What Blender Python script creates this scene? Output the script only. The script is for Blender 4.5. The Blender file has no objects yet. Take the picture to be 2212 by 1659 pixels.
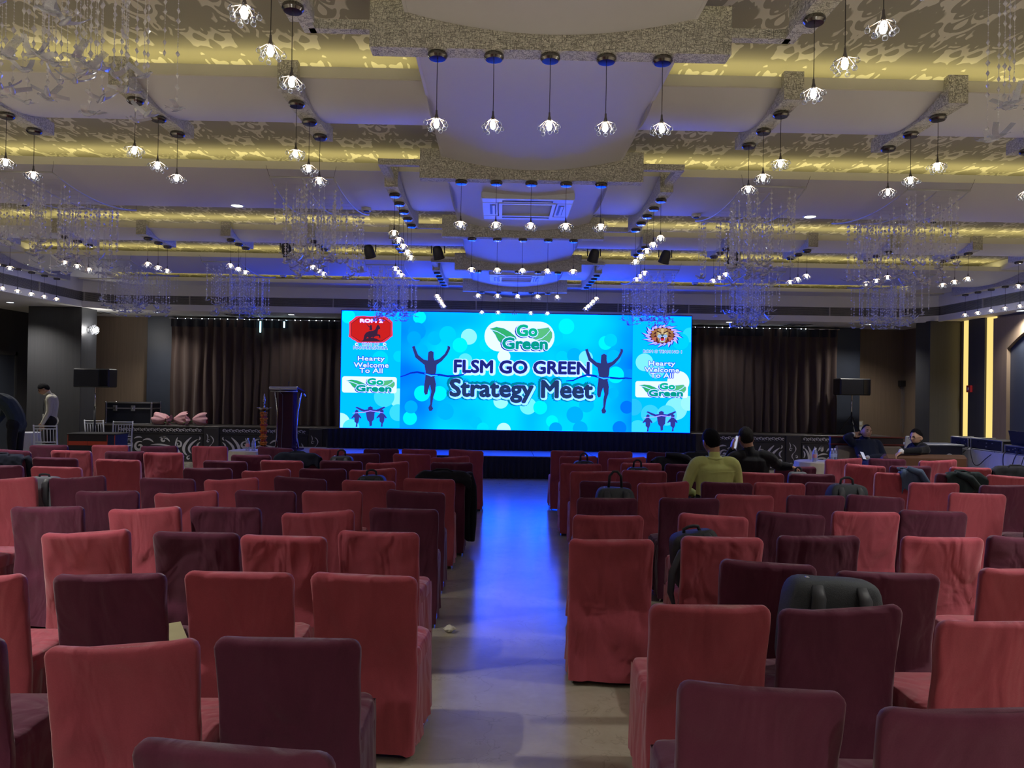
import bpy, math, random
from mathutils import Vector, Matrix, Euler
random.seed(7)
PI = math.pi
scene = bpy.context.scene
COL = scene.collection

# ------------------------------------------------------------------ camera
CAM_H = 1.70
psi, pitch, roll = 0.01525, 0.00725, math.radians(0.9)
fwd = Vector((math.sin(psi)*math.cos(pitch), math.cos(psi)*math.cos(pitch), math.sin(pitch)))
r0 = Vector((math.cos(psi), -math.sin(psi), 0)); u0 = r0.cross(fwd)
rgt = math.cos(roll)*r0 + math.sin(roll)*u0
upv = -math.sin(roll)*r0 + math.cos(roll)*u0
cd = bpy.data.cameras.new('camera'); cam = bpy.data.objects.new('camera', cd); COL.objects.link(cam)
cd.sensor_width = 36; cd.lens = 1640/2212*36; cd.clip_start = .05; cd.clip_end = 100
cam.matrix_world = Matrix(((rgt.x, upv.x, -fwd.x, 0), (rgt.y, upv.y, -fwd.y, 0), (rgt.z, upv.z, -fwd.z, CAM_H), (0, 0, 0, 1)))
scene.camera = cam
# ------------------------------------------------------------------ world and exposure
w = bpy.data.worlds.new('world'); scene.world = w; w.use_nodes = True
w.node_tree.nodes['Background'].inputs[0].default_value = (.02, .02, .025, 1)
w.node_tree.nodes['Background'].inputs[1].default_value = 1
vs = scene.view_settings
vs.view_transform = 'Standard'; vs.look = 'None'; vs.gamma = 1; vs.exposure = .42; vs.use_curve_mapping = False
scene.cycles.transparent_max_bounces = 12
scene.cycles.max_bounces = 5; scene.cycles.diffuse_bounces = 3; scene.cycles.glossy_bounces = 2
scene.cycles.caustics_reflective = False; scene.cycles.caustics_refractive = False
scene.cycles.sample_clamp_indirect = 3.0
scene.cycles.use_denoising = True
DOWN_W = 420.0        # watts of one ceiling downlight
COVE_E = 4.6         # strength of the cove LED strips
SCREEN_E = 0.75      # strength of the LED screen
BULB_E = 24.0        # strength of the pendant bulbs
CX = 0.25            # centre line of the hall

# ------------------------------------------------------------------ materials
MATS = {}
def nmat(name):
    m = bpy.data.materials.new(name); m.use_nodes = True; MATS[name] = m
    nt = m.node_tree
    return m, nt, nt.nodes['Principled BSDF']
def N(nt, typ, **kw):
    n = nt.nodes.new(typ)
    for k, v in kw.items(): setattr(n, k, v)
    return n
def math_(nt, op, a, b=None, c=None):
    n = nt.nodes.new('ShaderNodeMath'); n.operation = op
    for i, v in enumerate((a, b, c)):
        if v is None: continue
        if isinstance(v, (int, float)): n.inputs[i].default_value = v
        else: nt.links.new(v, n.inputs[i])
    return n.outputs[0]
def mixc(nt, fac, a, b):
    n = nt.nodes.new('ShaderNodeMix'); n.data_type = 'RGBA'
    for s, v in ((n.inputs[0], fac), (n.inputs[6], a), (n.inputs[7], b)):
        if isinstance(v, (int, float)): s.default_value = v
        elif isinstance(v, tuple): s.default_value = (*v[:3], 1)
        else: nt.links.new(v, s)
    return n.outputs[2]
def setp(b, **kw):
    names = dict(col='Base Color', rough='Roughness', metal='Metallic', spec='Specular IOR Level', sheen='Sheen Weight',
                 sheenr='Sheen Roughness', coat='Coat Weight', coatr='Coat Roughness', trans='Transmission Weight', alpha='Alpha', ior='IOR',
                 ecol='Emission Color', estr='Emission Strength')
    for k, v in kw.items():
        s = b.inputs[names[k]]
        s.default_value = (*v[:3], 1) if isinstance(v, tuple) else v
def plain(name, col, rough=.6, metal=0., var=.12, scale=8., bump=0., bscale=None, **kw):
    """a procedural material: noise in colour and roughness, optional bump"""
    m, nt, b = nmat(name)
    setp(b, rough=rough, metal=metal, **kw)
    tc = N(nt, 'ShaderNodeTexCoord'); no = N(nt, 'ShaderNodeTexNoise'); no.inputs['Scale'].default_value = scale
    no.inputs['Detail'].default_value = 4
    nt.links.new(tc.outputs['Object'], no.inputs['Vector'])
    d = tuple(c*(1-var) for c in col); l = tuple(min(1, c*(1+var)) for c in col)
    nt.links.new(mixc(nt, no.outputs['Fac'], d, l), b.inputs['Base Color'])
    if bump:
        bp = N(nt, 'ShaderNodeBump'); bp.inputs['Strength'].default_value = bump; bp.inputs['Distance'].default_value = .01
        n2 = N(nt, 'ShaderNodeTexNoise'); n2.inputs['Scale'].default_value = bscale or scale*6; n2.inputs['Detail'].default_value = 3
        nt.links.new(tc.outputs['Object'], n2.inputs['Vector'])
        nt.links.new(n2.outputs['Fac'], bp.inputs['Height']); nt.links.new(bp.outputs[0], b.inputs['Normal'])
    return m
def emit(name, col, strength):
    m, nt, b = nmat(name)
    setp(b, col=(0, 0, 0), spec=0., rough=1., ecol=col, estr=strength)
    return m
def srgb(r, g, b):
    f = lambda c: (c/255/12.92) if c/255 <= .04045 else ((c/255+.055)/1.055)**2.4
    return (f(r), f(g), f(b))

def damask():
    m, nt, b = nmat('damask_paper'); setp(b, rough=.8, spec=.1)
    tc = N(nt, 'ShaderNodeTexCoord'); sx = N(nt, 'ShaderNodeSeparateXYZ'); nt.links.new(tc.outputs['Object'], sx.inputs[0])
    W_, H_ = .56, 1.05
    masks = []
    u = math_(nt, 'DIVIDE', sx.outputs['X'], W_); v = math_(nt, 'DIVIDE', sx.outputs['Y'], H_)
    # flower heads on a half-drop lattice
    for ox, oy in ((0, 0), (.5, .5)):
        fx = math_(nt, 'SUBTRACT', math_(nt, 'FRACT', math_(nt, 'ADD', u, ox)), .5)
        fy = math_(nt, 'SUBTRACT', math_(nt, 'FRACT', math_(nt, 'ADD', v, oy)), .5)
        fy2 = math_(nt, 'MULTIPLY', fy, 1.05)
        d = math_(nt, 'SQRT', math_(nt, 'ADD', math_(nt, 'MULTIPLY', fx, fx), math_(nt, 'MULTIPLY', fy2, fy2)))
        th = math_(nt, 'ARCTAN2', math_(nt, 'ABSOLUTE', fx), fy2)
        r1 = math_(nt, 'MULTIPLY', math_(nt, 'ABSOLUTE', math_(nt, 'SINE', math_(nt, 'MULTIPLY', th, 4.5))), .055)
        r2 = math_(nt, 'MULTIPLY', math_(nt, 'COSINE', th), -.05)
        rr = math_(nt, 'ADD', math_(nt, 'ADD', r1, r2), .225)
        masks.append(math_(nt, 'MULTIPLY', math_(nt, 'SUBTRACT', rr, d), 40))
    # mirrored scrolls
    pu = math_(nt, 'PINGPONG', u, .5)
    ang = math_(nt, 'MULTIPLY', v, 2*PI)
    cv = N(nt, 'ShaderNodeCombineXYZ')
    nt.links.new(math_(nt, 'MULTIPLY', pu, 1.0), cv.inputs[0])
    nt.links.new(math_(nt, 'MULTIPLY', math_(nt, 'COSINE', ang), .15), cv.inputs[1])
    nt.links.new(math_(nt, 'MULTIPLY', math_(nt, 'SINE', ang), .15), cv.inputs[2])
    no = N(nt, 'ShaderNodeTexNoise'); no.inputs['Scale'].default_value = 5.0; no.inputs['Detail'].default_value = .8
    no.inputs['Distortion'].default_value = 1.3
    nt.links.new(cv.outputs[0], no.inputs['Vector'])
    sc = math_(nt, 'MULTIPLY', math_(nt, 'SUBTRACT', .115, math_(nt, 'ABSOLUTE', math_(nt, 'SUBTRACT', no.outputs['Fac'], .47))), 60)
    k = math_(nt, 'MAXIMUM', math_(nt, 'MAXIMUM', masks[0], masks[1]), sc)
    k = math_(nt, 'MINIMUM', math_(nt, 'MAXIMUM', k, 0.), 1.)
    nt.links.new(mixc(nt, k, (.64, .62, .54), (.33, .315, .26)), b.inputs['Base Color'])
    bp = N(nt, 'ShaderNodeBump'); bp.inputs['Strength'].default_value = .10; bp.inputs['Distance'].default_value = .006
    nt.links.new(k, bp.inputs['Height']); nt.links.new(bp.outputs[0], b.inputs['Normal'])
    return m
def crackle():
    m, nt, b = nmat('crackle_plaster'); setp(b, rough=.7)
    tc = N(nt, 'ShaderNodeTexCoord')
    h = []
    for sc in ((1, 1, 5.), (5., 5., 1)):          # short strokes lying and standing, as the trowel left them
        mp = N(nt, 'ShaderNodeMapping'); nt.links.new(tc.outputs['Object'], mp.inputs[0]); mp.inputs['Scale'].default_value = sc
        n = N(nt, 'ShaderNodeTexNoise'); n.inputs['Scale'].default_value = 24; n.inputs['Detail'].default_value = 4; n.inputs['Distortion'].default_value = .6
        nt.links.new(mp.outputs[0], n.inputs['Vector']); h.append(math_(nt, 'ABSOLUTE', math_(nt, 'SUBTRACT', n.outputs['Fac'], .5)))
    cr = math_(nt, 'MINIMUM', math_(nt, 'MULTIPLY', math_(nt, 'MINIMUM', h[0], h[1]), 34.), 1.)
    nt.links.new(mixc(nt, cr, (.40, .38, .30), (.82, .80, .68)), b.inputs['Base Color'])
    bp = N(nt, 'ShaderNodeBump'); bp.inputs['Strength'].default_value = .9; bp.inputs['Distance'].default_value = .010
    nt.links.new(cr, bp.inputs['Height']); nt.links.new(bp.outputs[0], b.inputs['Normal'])
    return m
def floor_mat():
    m, nt, b = nmat('polished_marble'); setp(b, rough=.16, spec=.5)
    tc = N(nt, 'ShaderNodeTexCoord')
    n = N(nt, 'ShaderNodeTexNoise'); n.inputs['Scale'].default_value = 5; n.inputs['Detail'].default_value = 8; n.inputs['Distortion'].default_value = .8
    n2 = N(nt, 'ShaderNodeTexNoise'); n2.inputs['Scale'].default_value = 28; n2.inputs['Detail'].default_value = 4
    v = N(nt, 'ShaderNodeTexVoronoi', feature='DISTANCE_TO_EDGE'); v.inputs['Scale'].default_value = 2.2
    wv = N(nt, 'ShaderNodeMixRGB'); wv.inputs[0].default_value = .25
    nt.links.new(tc.outputs['Object'], n.inputs['Vector']); nt.links.new(tc.outputs['Object'], n2.inputs['Vector'])
    nt.links.new(tc.outputs['Object'], wv.inputs[1]); nt.links.new(n.outputs['Color'], wv.inputs[2]); nt.links.new(wv.outputs[0], v.inputs['Vector'])
    c = mixc(nt, n.outputs['Fac'], (.30, .265, .20), (.46, .42, .34))
    c = mixc(nt, math_(nt, 'MULTIPLY', n2.outputs['Fac'], .35), c, (.25, .22, .17))
    vein = math_(nt, 'MINIMUM', math_(nt, 'MULTIPLY', v.outputs['Distance'], 120), 1.)
    c = mixc(nt, math_(nt, 'MULTIPLY', math_(nt, 'SUBTRACT', 1., vein), .35), c, (.15, .13, .1))
    nt.links.new(c, b.inputs['Base Color'])
    nt.links.new(math_(nt, 'ADD', math_(nt, 'MULTIPLY', n2.outputs['Fac'], .10), .14), b.inputs['Roughness'])
    return m
def wood(name, c1, c2, rough=.45, sx=14., sz=.5):
    m, nt, b = nmat(name); setp(b, rough=rough)
    tc = N(nt, 'ShaderNodeTexCoord'); mp = N(nt, 'ShaderNodeMapping'); mp.inputs['Scale'].default_value = (sx, sx, sz)
    n = N(nt, 'ShaderNodeTexNoise'); n.inputs['Scale'].default_value = 2.2; n.inputs['Detail'].default_value = 6
    nt.links.new(tc.outputs['Object'], mp.inputs[0]); nt.links.new(mp.outputs[0], n.inputs['Vector'])
    nt.links.new(mixc(nt, n.outputs['Fac'], c1, c2), b.inputs['Base Color'])
    return m
def cloth(name, c1, c2, sheen=.4, rough=.85, weave=220., fold=.25, rnd=.12):
    """woven cover cloth: mottled nap, fine weave and soft folds; each object varies a little"""
    m, nt, b = nmat(name); setp(b, rough=rough, sheen=sheen, sheenr=.45, spec=.15)
    tc = N(nt, 'ShaderNodeTexCoord'); oi = N(nt, 'ShaderNodeObjectInfo')
    off = N(nt, 'ShaderNodeVectorMath', operation='ADD')
    cb = N(nt, 'ShaderNodeCombineXYZ'); nt.links.new(math_(nt, 'MULTIPLY', oi.outputs['Random'], 40), cb.inputs[0])
    nt.links.new(tc.outputs['Object'], off.inputs[0]); nt.links.new(cb.outputs[0], off.inputs[1])
    n1 = N(nt, 'ShaderNodeTexNoise'); n1.inputs['Scale'].default_value = 4.5; n1.inputs['Detail'].default_value = 6; n1.inputs['Roughness'].default_value = .62
    mp = N(nt, 'ShaderNodeMapping'); mp.inputs['Scale'].default_value = (1.6, 1.6, .7)
    nt.links.new(off.outputs[0], mp.inputs[0]); nt.links.new(mp.outputs[0], n1.inputs['Vector'])
    n2 = N(nt, 'ShaderNodeTexNoise'); n2.inputs['Scale'].default_value = weave; n2.inputs['Detail'].default_value = 1
    nt.links.new(off.outputs[0], n2.inputs['Vector'])
    n3 = N(nt, 'ShaderNodeTexNoise'); n3.inputs['Scale'].default_value = 3.2; n3.inputs['Detail'].default_value = 2.5; n3.inputs['Distortion'].default_value = .7
    nt.links.new(mp.outputs[0], n3.inputs['Vector'])
    f = math_(nt, 'ADD', math_(nt, 'MULTIPLY', n1.outputs['Fac'], .75), math_(nt, 'MULTIPLY', n2.outputs['Fac'], .3))
    c = mixc(nt, f, c1, c2)
    hs = N(nt, 'ShaderNodeHueSaturation'); nt.links.new(c, hs.inputs['Color'])
    nt.links.new(math_(nt, 'ADD', math_(nt, 'MULTIPLY', oi.outputs['Random'], 2*rnd), 1-rnd), hs.inputs['Value'])
    nt.links.new(hs.outputs[0], b.inputs['Base Color'])
    b1 = N(nt, 'ShaderNodeBump'); b1.inputs['Strength'].default_value = fold; b1.inputs['Distance'].default_value = .06
    nt.links.new(n3.outputs['Fac'], b1.inputs['Height'])
    b2 = N(nt, 'ShaderNodeBump'); b2.inputs['Strength'].default_value = .15; b2.inputs['Distance'].default_value = .002
    nt.links.new(n2.outputs['Fac'], b2.inputs['Height']); nt.links.new(b1.outputs[0], b2.inputs['Normal'])
    nt.links.new(b2.outputs[0], b.inputs['Normal'])
    return m
def crystal(name, tint, tfac):
    """clear glass seen thin: clear in the middle, pale and glinting towards the rim"""
    m, nt, b = nmat(name); setp(b, col=tint, rough=.05, spec=1., metal=0.)
    tr = N(nt, 'ShaderNodeBsdfTransparent'); tr.inputs[0].default_value = (.90, .91, .93, 1)
    lw = N(nt, 'ShaderNodeLayerWeight'); lw.inputs['Blend'].default_value = .45
    no = N(nt, 'ShaderNodeTexNoise'); no.inputs['Scale'].default_value = 30
    mx = N(nt, 'ShaderNodeMixShader')
    f = math_(nt, 'MULTIPLY', math_(nt, 'SUBTRACT', 1., lw.outputs['Facing']), math_(nt, 'ADD', math_(nt, 'MULTIPLY', no.outputs['Fac'], .5), tfac))
    nt.links.new(math_(nt, 'MINIMUM', f, 1.), mx.inputs[0])
    nt.links.new(b.outputs[0], mx.inputs[1]); nt.links.new(tr.outputs[0], mx.inputs[2])
    nt.links.new(mx.outputs[0], nt.nodes['Material Output'].inputs[0])
    return m

M_DAMASK = damask(); M_CRACK = crackle(); M_FLOOR = floor_mat()
M_TRAY = plain('tray_paint', (.60, .59, .60), rough=.55, var=.03, scale=1.2)
M_LIP = plain('lip_paint', (.66, .64, .54), rough=.6, var=.04, scale=3)
M_WHITE = plain('soffit_paint', (.74, .73, .69), rough=.6, var=.04, scale=2)
M_VENT = plain('vent_slat', (.36, .34, .29), rough=.5, var=.2, scale=20)
M_DARKVOID = plain('duct_dark', (.02, .02, .022), rough=.9)
M_COVEFILL = emit('cove_fill', (1., .86, .45), COVE_E*.55)
M_COVE = emit('cove_led', (1., .85, .34), COVE_E)
M_VENEER = wood('walnut_veneer', (.16, .115, .078), (.25, .185, .13))
M_VENEER2 = wood('dark_veneer', (.034, .036, .041), (.058, .058, .062))
M_PILLAR = plain('pillar_laminate', (.038, .046, .066), rough=.4, var=.15, scale=3)
M_CHROME = plain('chrome', (.75, .75, .77), rough=.12, metal=1., var=.05)
M_NICKEL = plain('smoked_nickel', (.20, .19, .175), rough=.2, metal=1., var=.1)
M_BLACK = plain('black_plastic', (.013, .013, .015), rough=.45, var=.3)
M_WPLASTIC = plain('white_plastic', (.62, .63, .65), rough=.4, var=.04)
M_WIRE = plain('dark_wire', (.03, .027, .025), rough=.5)
M_DOWN = emit('downlight_lens', (.86, .95, 1.), 6.)
# ------------------------------------------------------------------ mesh helpers
class MB:
    def __init__(s): s.v = []; s.f = []; s.m = []; s.mi = 0
    def add(s, vs, fs):
        b = len(s.v); s.v += [tuple(p) for p in vs]
        for f in fs: s.f.append(tuple(b+i for i in f)); s.m.append(s.mi)
        return s
    def box(s, x0, x1, y0, y1, z0, z1, M=None):
        vs = [Vector((x, y, z)) for z in (z0, z1) for y in (y0, y1) for x in (x0, x1)]
        if M is not None: vs = [M @ p for p in vs]
        return s.add(vs, [(0, 2, 3, 1), (4, 5, 7, 6), (0, 1, 5, 4), (2, 6, 7, 3), (0, 4, 6, 2), (1, 3, 7, 5)])
    def bbox(s, x0, x1, y0, y1, z0, z1, b=.01, M=None):
        """box with all edges chamfered"""
        cx, cy, cz = (x0+x1)/2, (y0+y1)/2, (z0+z1)/2; hx, hy, hz = (x1-x0)/2, (y1-y0)/2, (z1-z0)/2
        b = min(b, hx*.9, hy*.9, hz*.9)
        P = []; idx = {}
        for sx in (-1, 1):
            for sy in (-1, 1):
                for sz in (-1, 1):
                    for a in range(3):
                        q = [sx*(hx-b), sy*(hy-b), sz*(hz-b)]; q[a] = (sx*hx, sy*hy, sz*hz)[a]
                        idx[(sx, sy, sz, a)] = len(P); P.append(Vector((cx+q[0], cy+q[1], cz+q[2])))
        F = []
        for a in range(3):
            o1, o2 = [(1, 2), (2, 0), (0, 1)][a]
            for sg in (-1, 1):
                loop = []
                for (p, q) in ((-1, -1), (1, -1), (1, 1), (-1, 1)):
                    k = [0, 0, 0]; k[a] = sg; k[o1] = p; k[o2] = q; loop.append(idx[(*k, a)])
                F.append(tuple(loop if sg > 0 else loop[::-1]))
        for a in range(3):   # edges parallel to axis a
            o1, o2 = [(1, 2), (2, 0), (0, 1)][a]
            for p in (-1, 1):
                for q in (-1, 1):
                    k0 = [0, 0, 0]; k0[a] = -1; k0[o1] = p; k0[o2] = q; k1 = list(k0); k1[a] = 1
                    lp = [idx[(*k0, o1)], idx[(*k1, o1)], idx[(*k1, o2)], idx[(*k0, o2)]]
                    F.append(tuple(lp if p*q < 0 else lp[::-1]))
        for sx in (-1, 1):
            for sy in (-1, 1):
                for sz in (-1, 1):
                    lp = [idx[(sx, sy, sz, a)] for a in range(3)]
                    F.append(tuple(lp if sx*sy*sz > 0 else lp[::-1]))
        if M is not None: P = [M @ p for p in P]
        return s.add(P, F)
    def tube(s, pts, rad, n=8, cap=True, sq=None):
        """swept tube; rad is one radius or one per point; sq=(a,b) gives a flat section"""
        pts = [Vector(p) for p in pts]; R_ = rad if isinstance(rad, (list, tuple)) else [rad]*len(pts)
        b = len(s.v); prev = None
        for i, p in enumerate(pts):
            t = (pts[min(i+1, len(pts)-1)]-pts[max(i-1, 0)])
            if t.length < 1e-9: t = Vector((0, 0, 1))
            t.normalize()
            if prev is None:
                a = Vector((0, 0, 1)) if abs(t.z) < .9 else Vector((0, 1, 0))
                x = t.cross(a).normalized()
            else:
                x = (prev - t*prev.dot(t)).normalized()
            prev = x; y = t.cross(x)
            for k in range(n):
                c = 2*PI*k/n; sc = sq or (1, 1)
                s.v.append(tuple(p + R_[i]*(math.cos(c)*sc[0]*x + math.sin(c)*sc[1]*y)))
        for i in range(len(pts)-1):
            for k in range(n):
                k2 = (k+1) % n
                s.f.append((b+i*n+k, b+i*n+k2, b+(i+1)*n+k2, b+(i+1)*n+k)); s.m.append(s.mi)
        if cap:
            s.f.append(tuple(b+k for k in range(n))[::-1]); s.m.append(s.mi)
            e = b+(len(pts)-1)*n; s.f.append(tuple(e+k for k in range(n))); s.m.append(s.mi)
        return s
    def lathe(s, prof, n=16, M=None, cx=0, cy=0):
        """prof: list of (r, z)"""
        b = len(s.v)
        for r, z in prof:
            for k in range(n):
                c = 2*PI*k/n; p = Vector((cx+r*math.cos(c), cy+r*math.sin(c), z))
                s.v.append(tuple(M @ p if M is not None else p))
        for i in range(len(prof)-1):
            for k in range(n):
                k2 = (k+1) % n
                s.f.append((b+i*n+k, b+i*n+k2, b+(i+1)*n+k2, b+(i+1)*n+k)); s.m.append(s.mi)
        if prof[0][0] > 1e-4: s.f.append(tuple(b+k for k in range(n))[::-1]); s.m.append(s.mi)
        if prof[-1][0] > 1e-4:
            e = b+(len(prof)-1)*n; s.f.append(tuple(e+k for k in range(n))); s.m.append(s.mi)
        return s
    def sphere(s, c, r, nu=10, nv=7, sc=(1, 1, 1), M=None):
        prof = [(max(1e-5, math.sin(PI*i/nv)), -math.cos(PI*i/nv)) for i in range(nv+1)]
        T = Matrix.Translation(Vector(c)) @ Matrix.Diagonal((r*sc[0], r*sc[1], r*sc[2], 1))
        if M is not None: T = M @ T
        return s.lathe(prof, nu, T)
    def grid(s, fn, nu, nv, flip=False, closeu=False):
        """fn(u, v) -> point, u v in 0..1"""
        b = len(s.v); cu = nu if closeu else nu+1
        for j in range(nv+1):
            for i in range(cu): s.v.append(tuple(fn(i/nu, j/nv)))
        for j in range(nv):
            for i in range(nu):
                i2 = (i+1) % cu
                q = (b+j*cu+i, b+j*cu+i2, b+(j+1)*cu+i2, b+(j+1)*cu+i)
                s.f.append(q[::-1] if flip else q); s.m.append(s.mi)
        return s
    def prism(s, poly, y0, y1, M=None):
        """poly of (x, z), extruded along y"""
        n = len(poly); vs = [Vector((x, y0, z)) for x, z in poly]+[Vector((x, y1, z)) for x, z in poly]
        if M is not None: vs = [M @ p for p in vs]
        return s.add(vs, [tuple(range(n)), tuple(range(2*n-1, n-1, -1))]+[(i, i+n, (i+1) % n+n, (i+1) % n) for i in range(n)])
    def mesh(s, name, mats, smooth=False):
        me = bpy.data.meshes.new(name); me.from_pydata(s.v, [], s.f)
        for m in (mats if isinstance(mats, (list, tuple)) else [mats]): me.materials.append(m)
        if any(s.m): me.polygons.foreach_set('material_index', s.m)
        if smooth is True: me.polygons.foreach_set('use_smooth', [True]*len(s.f))
        me.update()
        if smooth == 'auto':
            me.polygons.foreach_set('use_smooth', [True]*len(s.f))
            me.set_sharp_from_angle(angle=math.radians(38))
        return me
    def build(s, name, mats, parent=None, smooth=False, loc=None):
        return link(name, s.mesh(name, mats, smooth), parent, loc)
def link(name, me, parent=None, loc=None, rot=None):
    o = bpy.data.objects.new(name, me); COL.objects.link(o)
    if parent is not None: o.parent = parent
    if loc is not None: o.location = loc
    if rot is not None: o.rotation_euler = rot
    return o
def tag(o, label=None, cat=None, group=None, kind=None):
    if label: o['label'] = label
    if cat: o['category'] = cat
    if group: o['group'] = group
    if kind: o['kind'] = kind
    return o
def thing(name, label, cat, loc=(0, 0, 0), rz=0., group=None):
    o = bpy.data.objects.new(name, None); COL.objects.link(o); o.location = loc; o.rotation_euler = (0, 0, rz)
    o.empty_display_size = .1
    return tag(o, label, cat, group)
def struct(o): o['kind'] = 'structure'; return o
def copy_tree(root, loc, rz=0., label=None, group=None):
    def cp(o, p):
        c = o.copy(); COL.objects.link(c); c.parent = p
        for ch in KIDS.get(o.name, []): cp(ch, c)
        return c
    r = cp(root, None); r.location = loc; r.rotation_euler = (0, 0, rz)
    if label: r['label'] = label
    if group: r['group'] = group
    return r
KIDS = {}
def register(root):
    """remember the children of a prototype so that copies need no search"""
    def rec(o):
        KIDS[o.name] = list(o.children)
        for c in o.children: rec(c)
    rec(root); return root
def R3(ax, a): return Matrix.Rotation(a, 4, ax)
def T3(x, y, z): return Matrix.Translation((x, y, z))
ORD = ['first', 'second', 'third', 'fourth', 'fifth', 'sixth', 'seventh', 'eighth', 'ninth', 'tenth', 'eleventh', 'twelfth']

# ------------------------------------------------------------------ room shell
XL, XR, YB, YF = -10.8, 9.65, -7.0, 18.05       # walls: left, right, behind the camera, behind the stage
ZS, ZT, ZU = 3.275, 3.81, 3.99                  # soffit, tray edge, papered ceiling
floor = struct(MB().box(XL-.1, XR+.1, YB-.1, YF+.1, -.12, 0).build('floor', M_FLOOR))
wb = struct(MB().box(XL-.1, XR+.1, YF, YF+.15, 0, ZU).build('wall_back', M_VENEER))
wl = struct(MB().box(XL-.15, XL, YB, YF, 0, ZU).build('wall_left', M_VENEER2))
wr = struct(MB().box(XR, XR+.15, YB, YF, 0, ZU).build('wall_right', M_VENEER))
wf = struct(MB().box(XL, XR, YB-.15, YB, 0, ZU).build('wall_front', M_VENEER))
# upper papered ceiling
FX0, FX1, FY1 = CX-8.88, CX+8.9, 16.2            # fascia planes of the lower rim
ceil = struct(MB().box(XL-.1, XR+.1, YB-.1, YF+.1, ZU, ZU+.12).build('ceiling', M_DAMASK))
# ceiling trays: (near lip y, far edge y)
TRAYS = [(-5.13+.04-2.92+0, -3.5), (-2.92, -1.29), (.05, .92), (2.25, 3.88), (5.21, 6.09), (7.42, 9.05), (10.34, 11.08), (12.6, 14.42), (15.55, FY1)]
TRAYS[0] = (-5.12, -4.25)
XC0, XC1 = CX-8.1, CX+8.1
PW = .79
def tray_mesh(y0, y1, x0, x1, sag):
    mb = MB(); n = 14
    def prof(v):
        return ZT - sag*4*v*(1-v)
    def fn(u, v): return (x0+(x1-x0)*u, y0+(y1-y0)*v, prof(v))
    mb.grid(fn, 2, n, flip=False)
    # closed top and ends
    mb.add([(x0, y0, ZT+.02), (x1, y0, ZT+.02), (x1, y1, ZT+.02), (x0, y1, ZT+.02)], [(0, 1, 2, 3)])
    mb.add([(x0, y1, ZT), (x1, y1, ZT), (x1, y1, ZT+.02), (x0, y1, ZT+.02)], [(0, 1, 2, 3)])
    for x in (x0, x1):
        mb.add([(x, y0+(y1-y0)*i/n, prof(i/n)) for i in range(n+1)]+[(x, y1, ZT+.02), (x, y0, ZT+.02)], [tuple(range(n+3))])
    return mb
for i, (y0, y1) in enumerate(TRAYS):
    last = i == len(TRAYS)-1
    for sx in (-1, 1):
        xa, xb = (FX0+.02, CX-PW-.012) if sx < 0 else (CX+PW+.012, FX1-.02)
        sag = 0. if last else (.085 if (y1-y0) < 1.2 else .10)
        tray_mesh(y0, y1, xa, xb, sag).build('tray', M_TRAY, ceil, smooth='auto')
        # upstand lip that hides the strip light
        MB().box(xa, xb, y0-.02, y0-.0005, ZT-.002, ZT+.075).build('lip', M_LIP, ceil)
        ca, cb_ = (XC0+.05, CX-PW-.05) if sx < 0 else (CX+PW+.05, XC1-.05)
        MB().box(ca, cb_, y0+.07, y0+.10, ZT+.022, ZT+.070).build('cove_light', M_COVE, ceil)
        if not last: MB().box(ca, cb_, y1-.06, y1-.03, ZT+.022, ZT+.034).build('cove_light', M_COVEFILL, ceil)  # added second strip, out of sight, to brighten the papered ceiling
# side bands that close the coves
for xa, xb in ((FX0-.1, XC0), (XC1, FX1+.1)):
    MB().box(xa, xb, YB, FY1+.2, ZT+.021, ZU-.001).build('side_band', M_TRAY, ceil)
# centre panel, bellied across the hall
mb = MB()
def cp(u, v): 
    x = -PW+2*PW*u
    return (CX+x, YB+(FY1-YB)*v, 3.765-.105*(1-(x/PW)**2))
mb.grid(cp, 16, 1, flip=True)
mb.add([(CX-PW, YB, 3.765), (CX+PW, YB, 3.765), (CX+PW, FY1, 3.765), (CX-PW, FY1, 3.765)], [(0, 1, 2, 3)])
for x in (CX-PW, CX+PW):
    mb.box(min(x, x-.02 if x < CX else x+.0), max(x, x+.02 if x > CX else x), YB, FY1, 3.764, 3.83)
mb.build('center_panel', M_TRAY, ceil, smooth='auto')
# cross beams
BEAM_Y = [4.17, 6.76, 9.35, 11.94, 14.53]
for y in [-1.01+2.59*0, 1.58]+BEAM_Y:
    MB().box(CX-1.0, CX+1.0, y, y+.12, 3.572, 3.84).build('cross_beam', M_CRACK, ceil)
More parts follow.
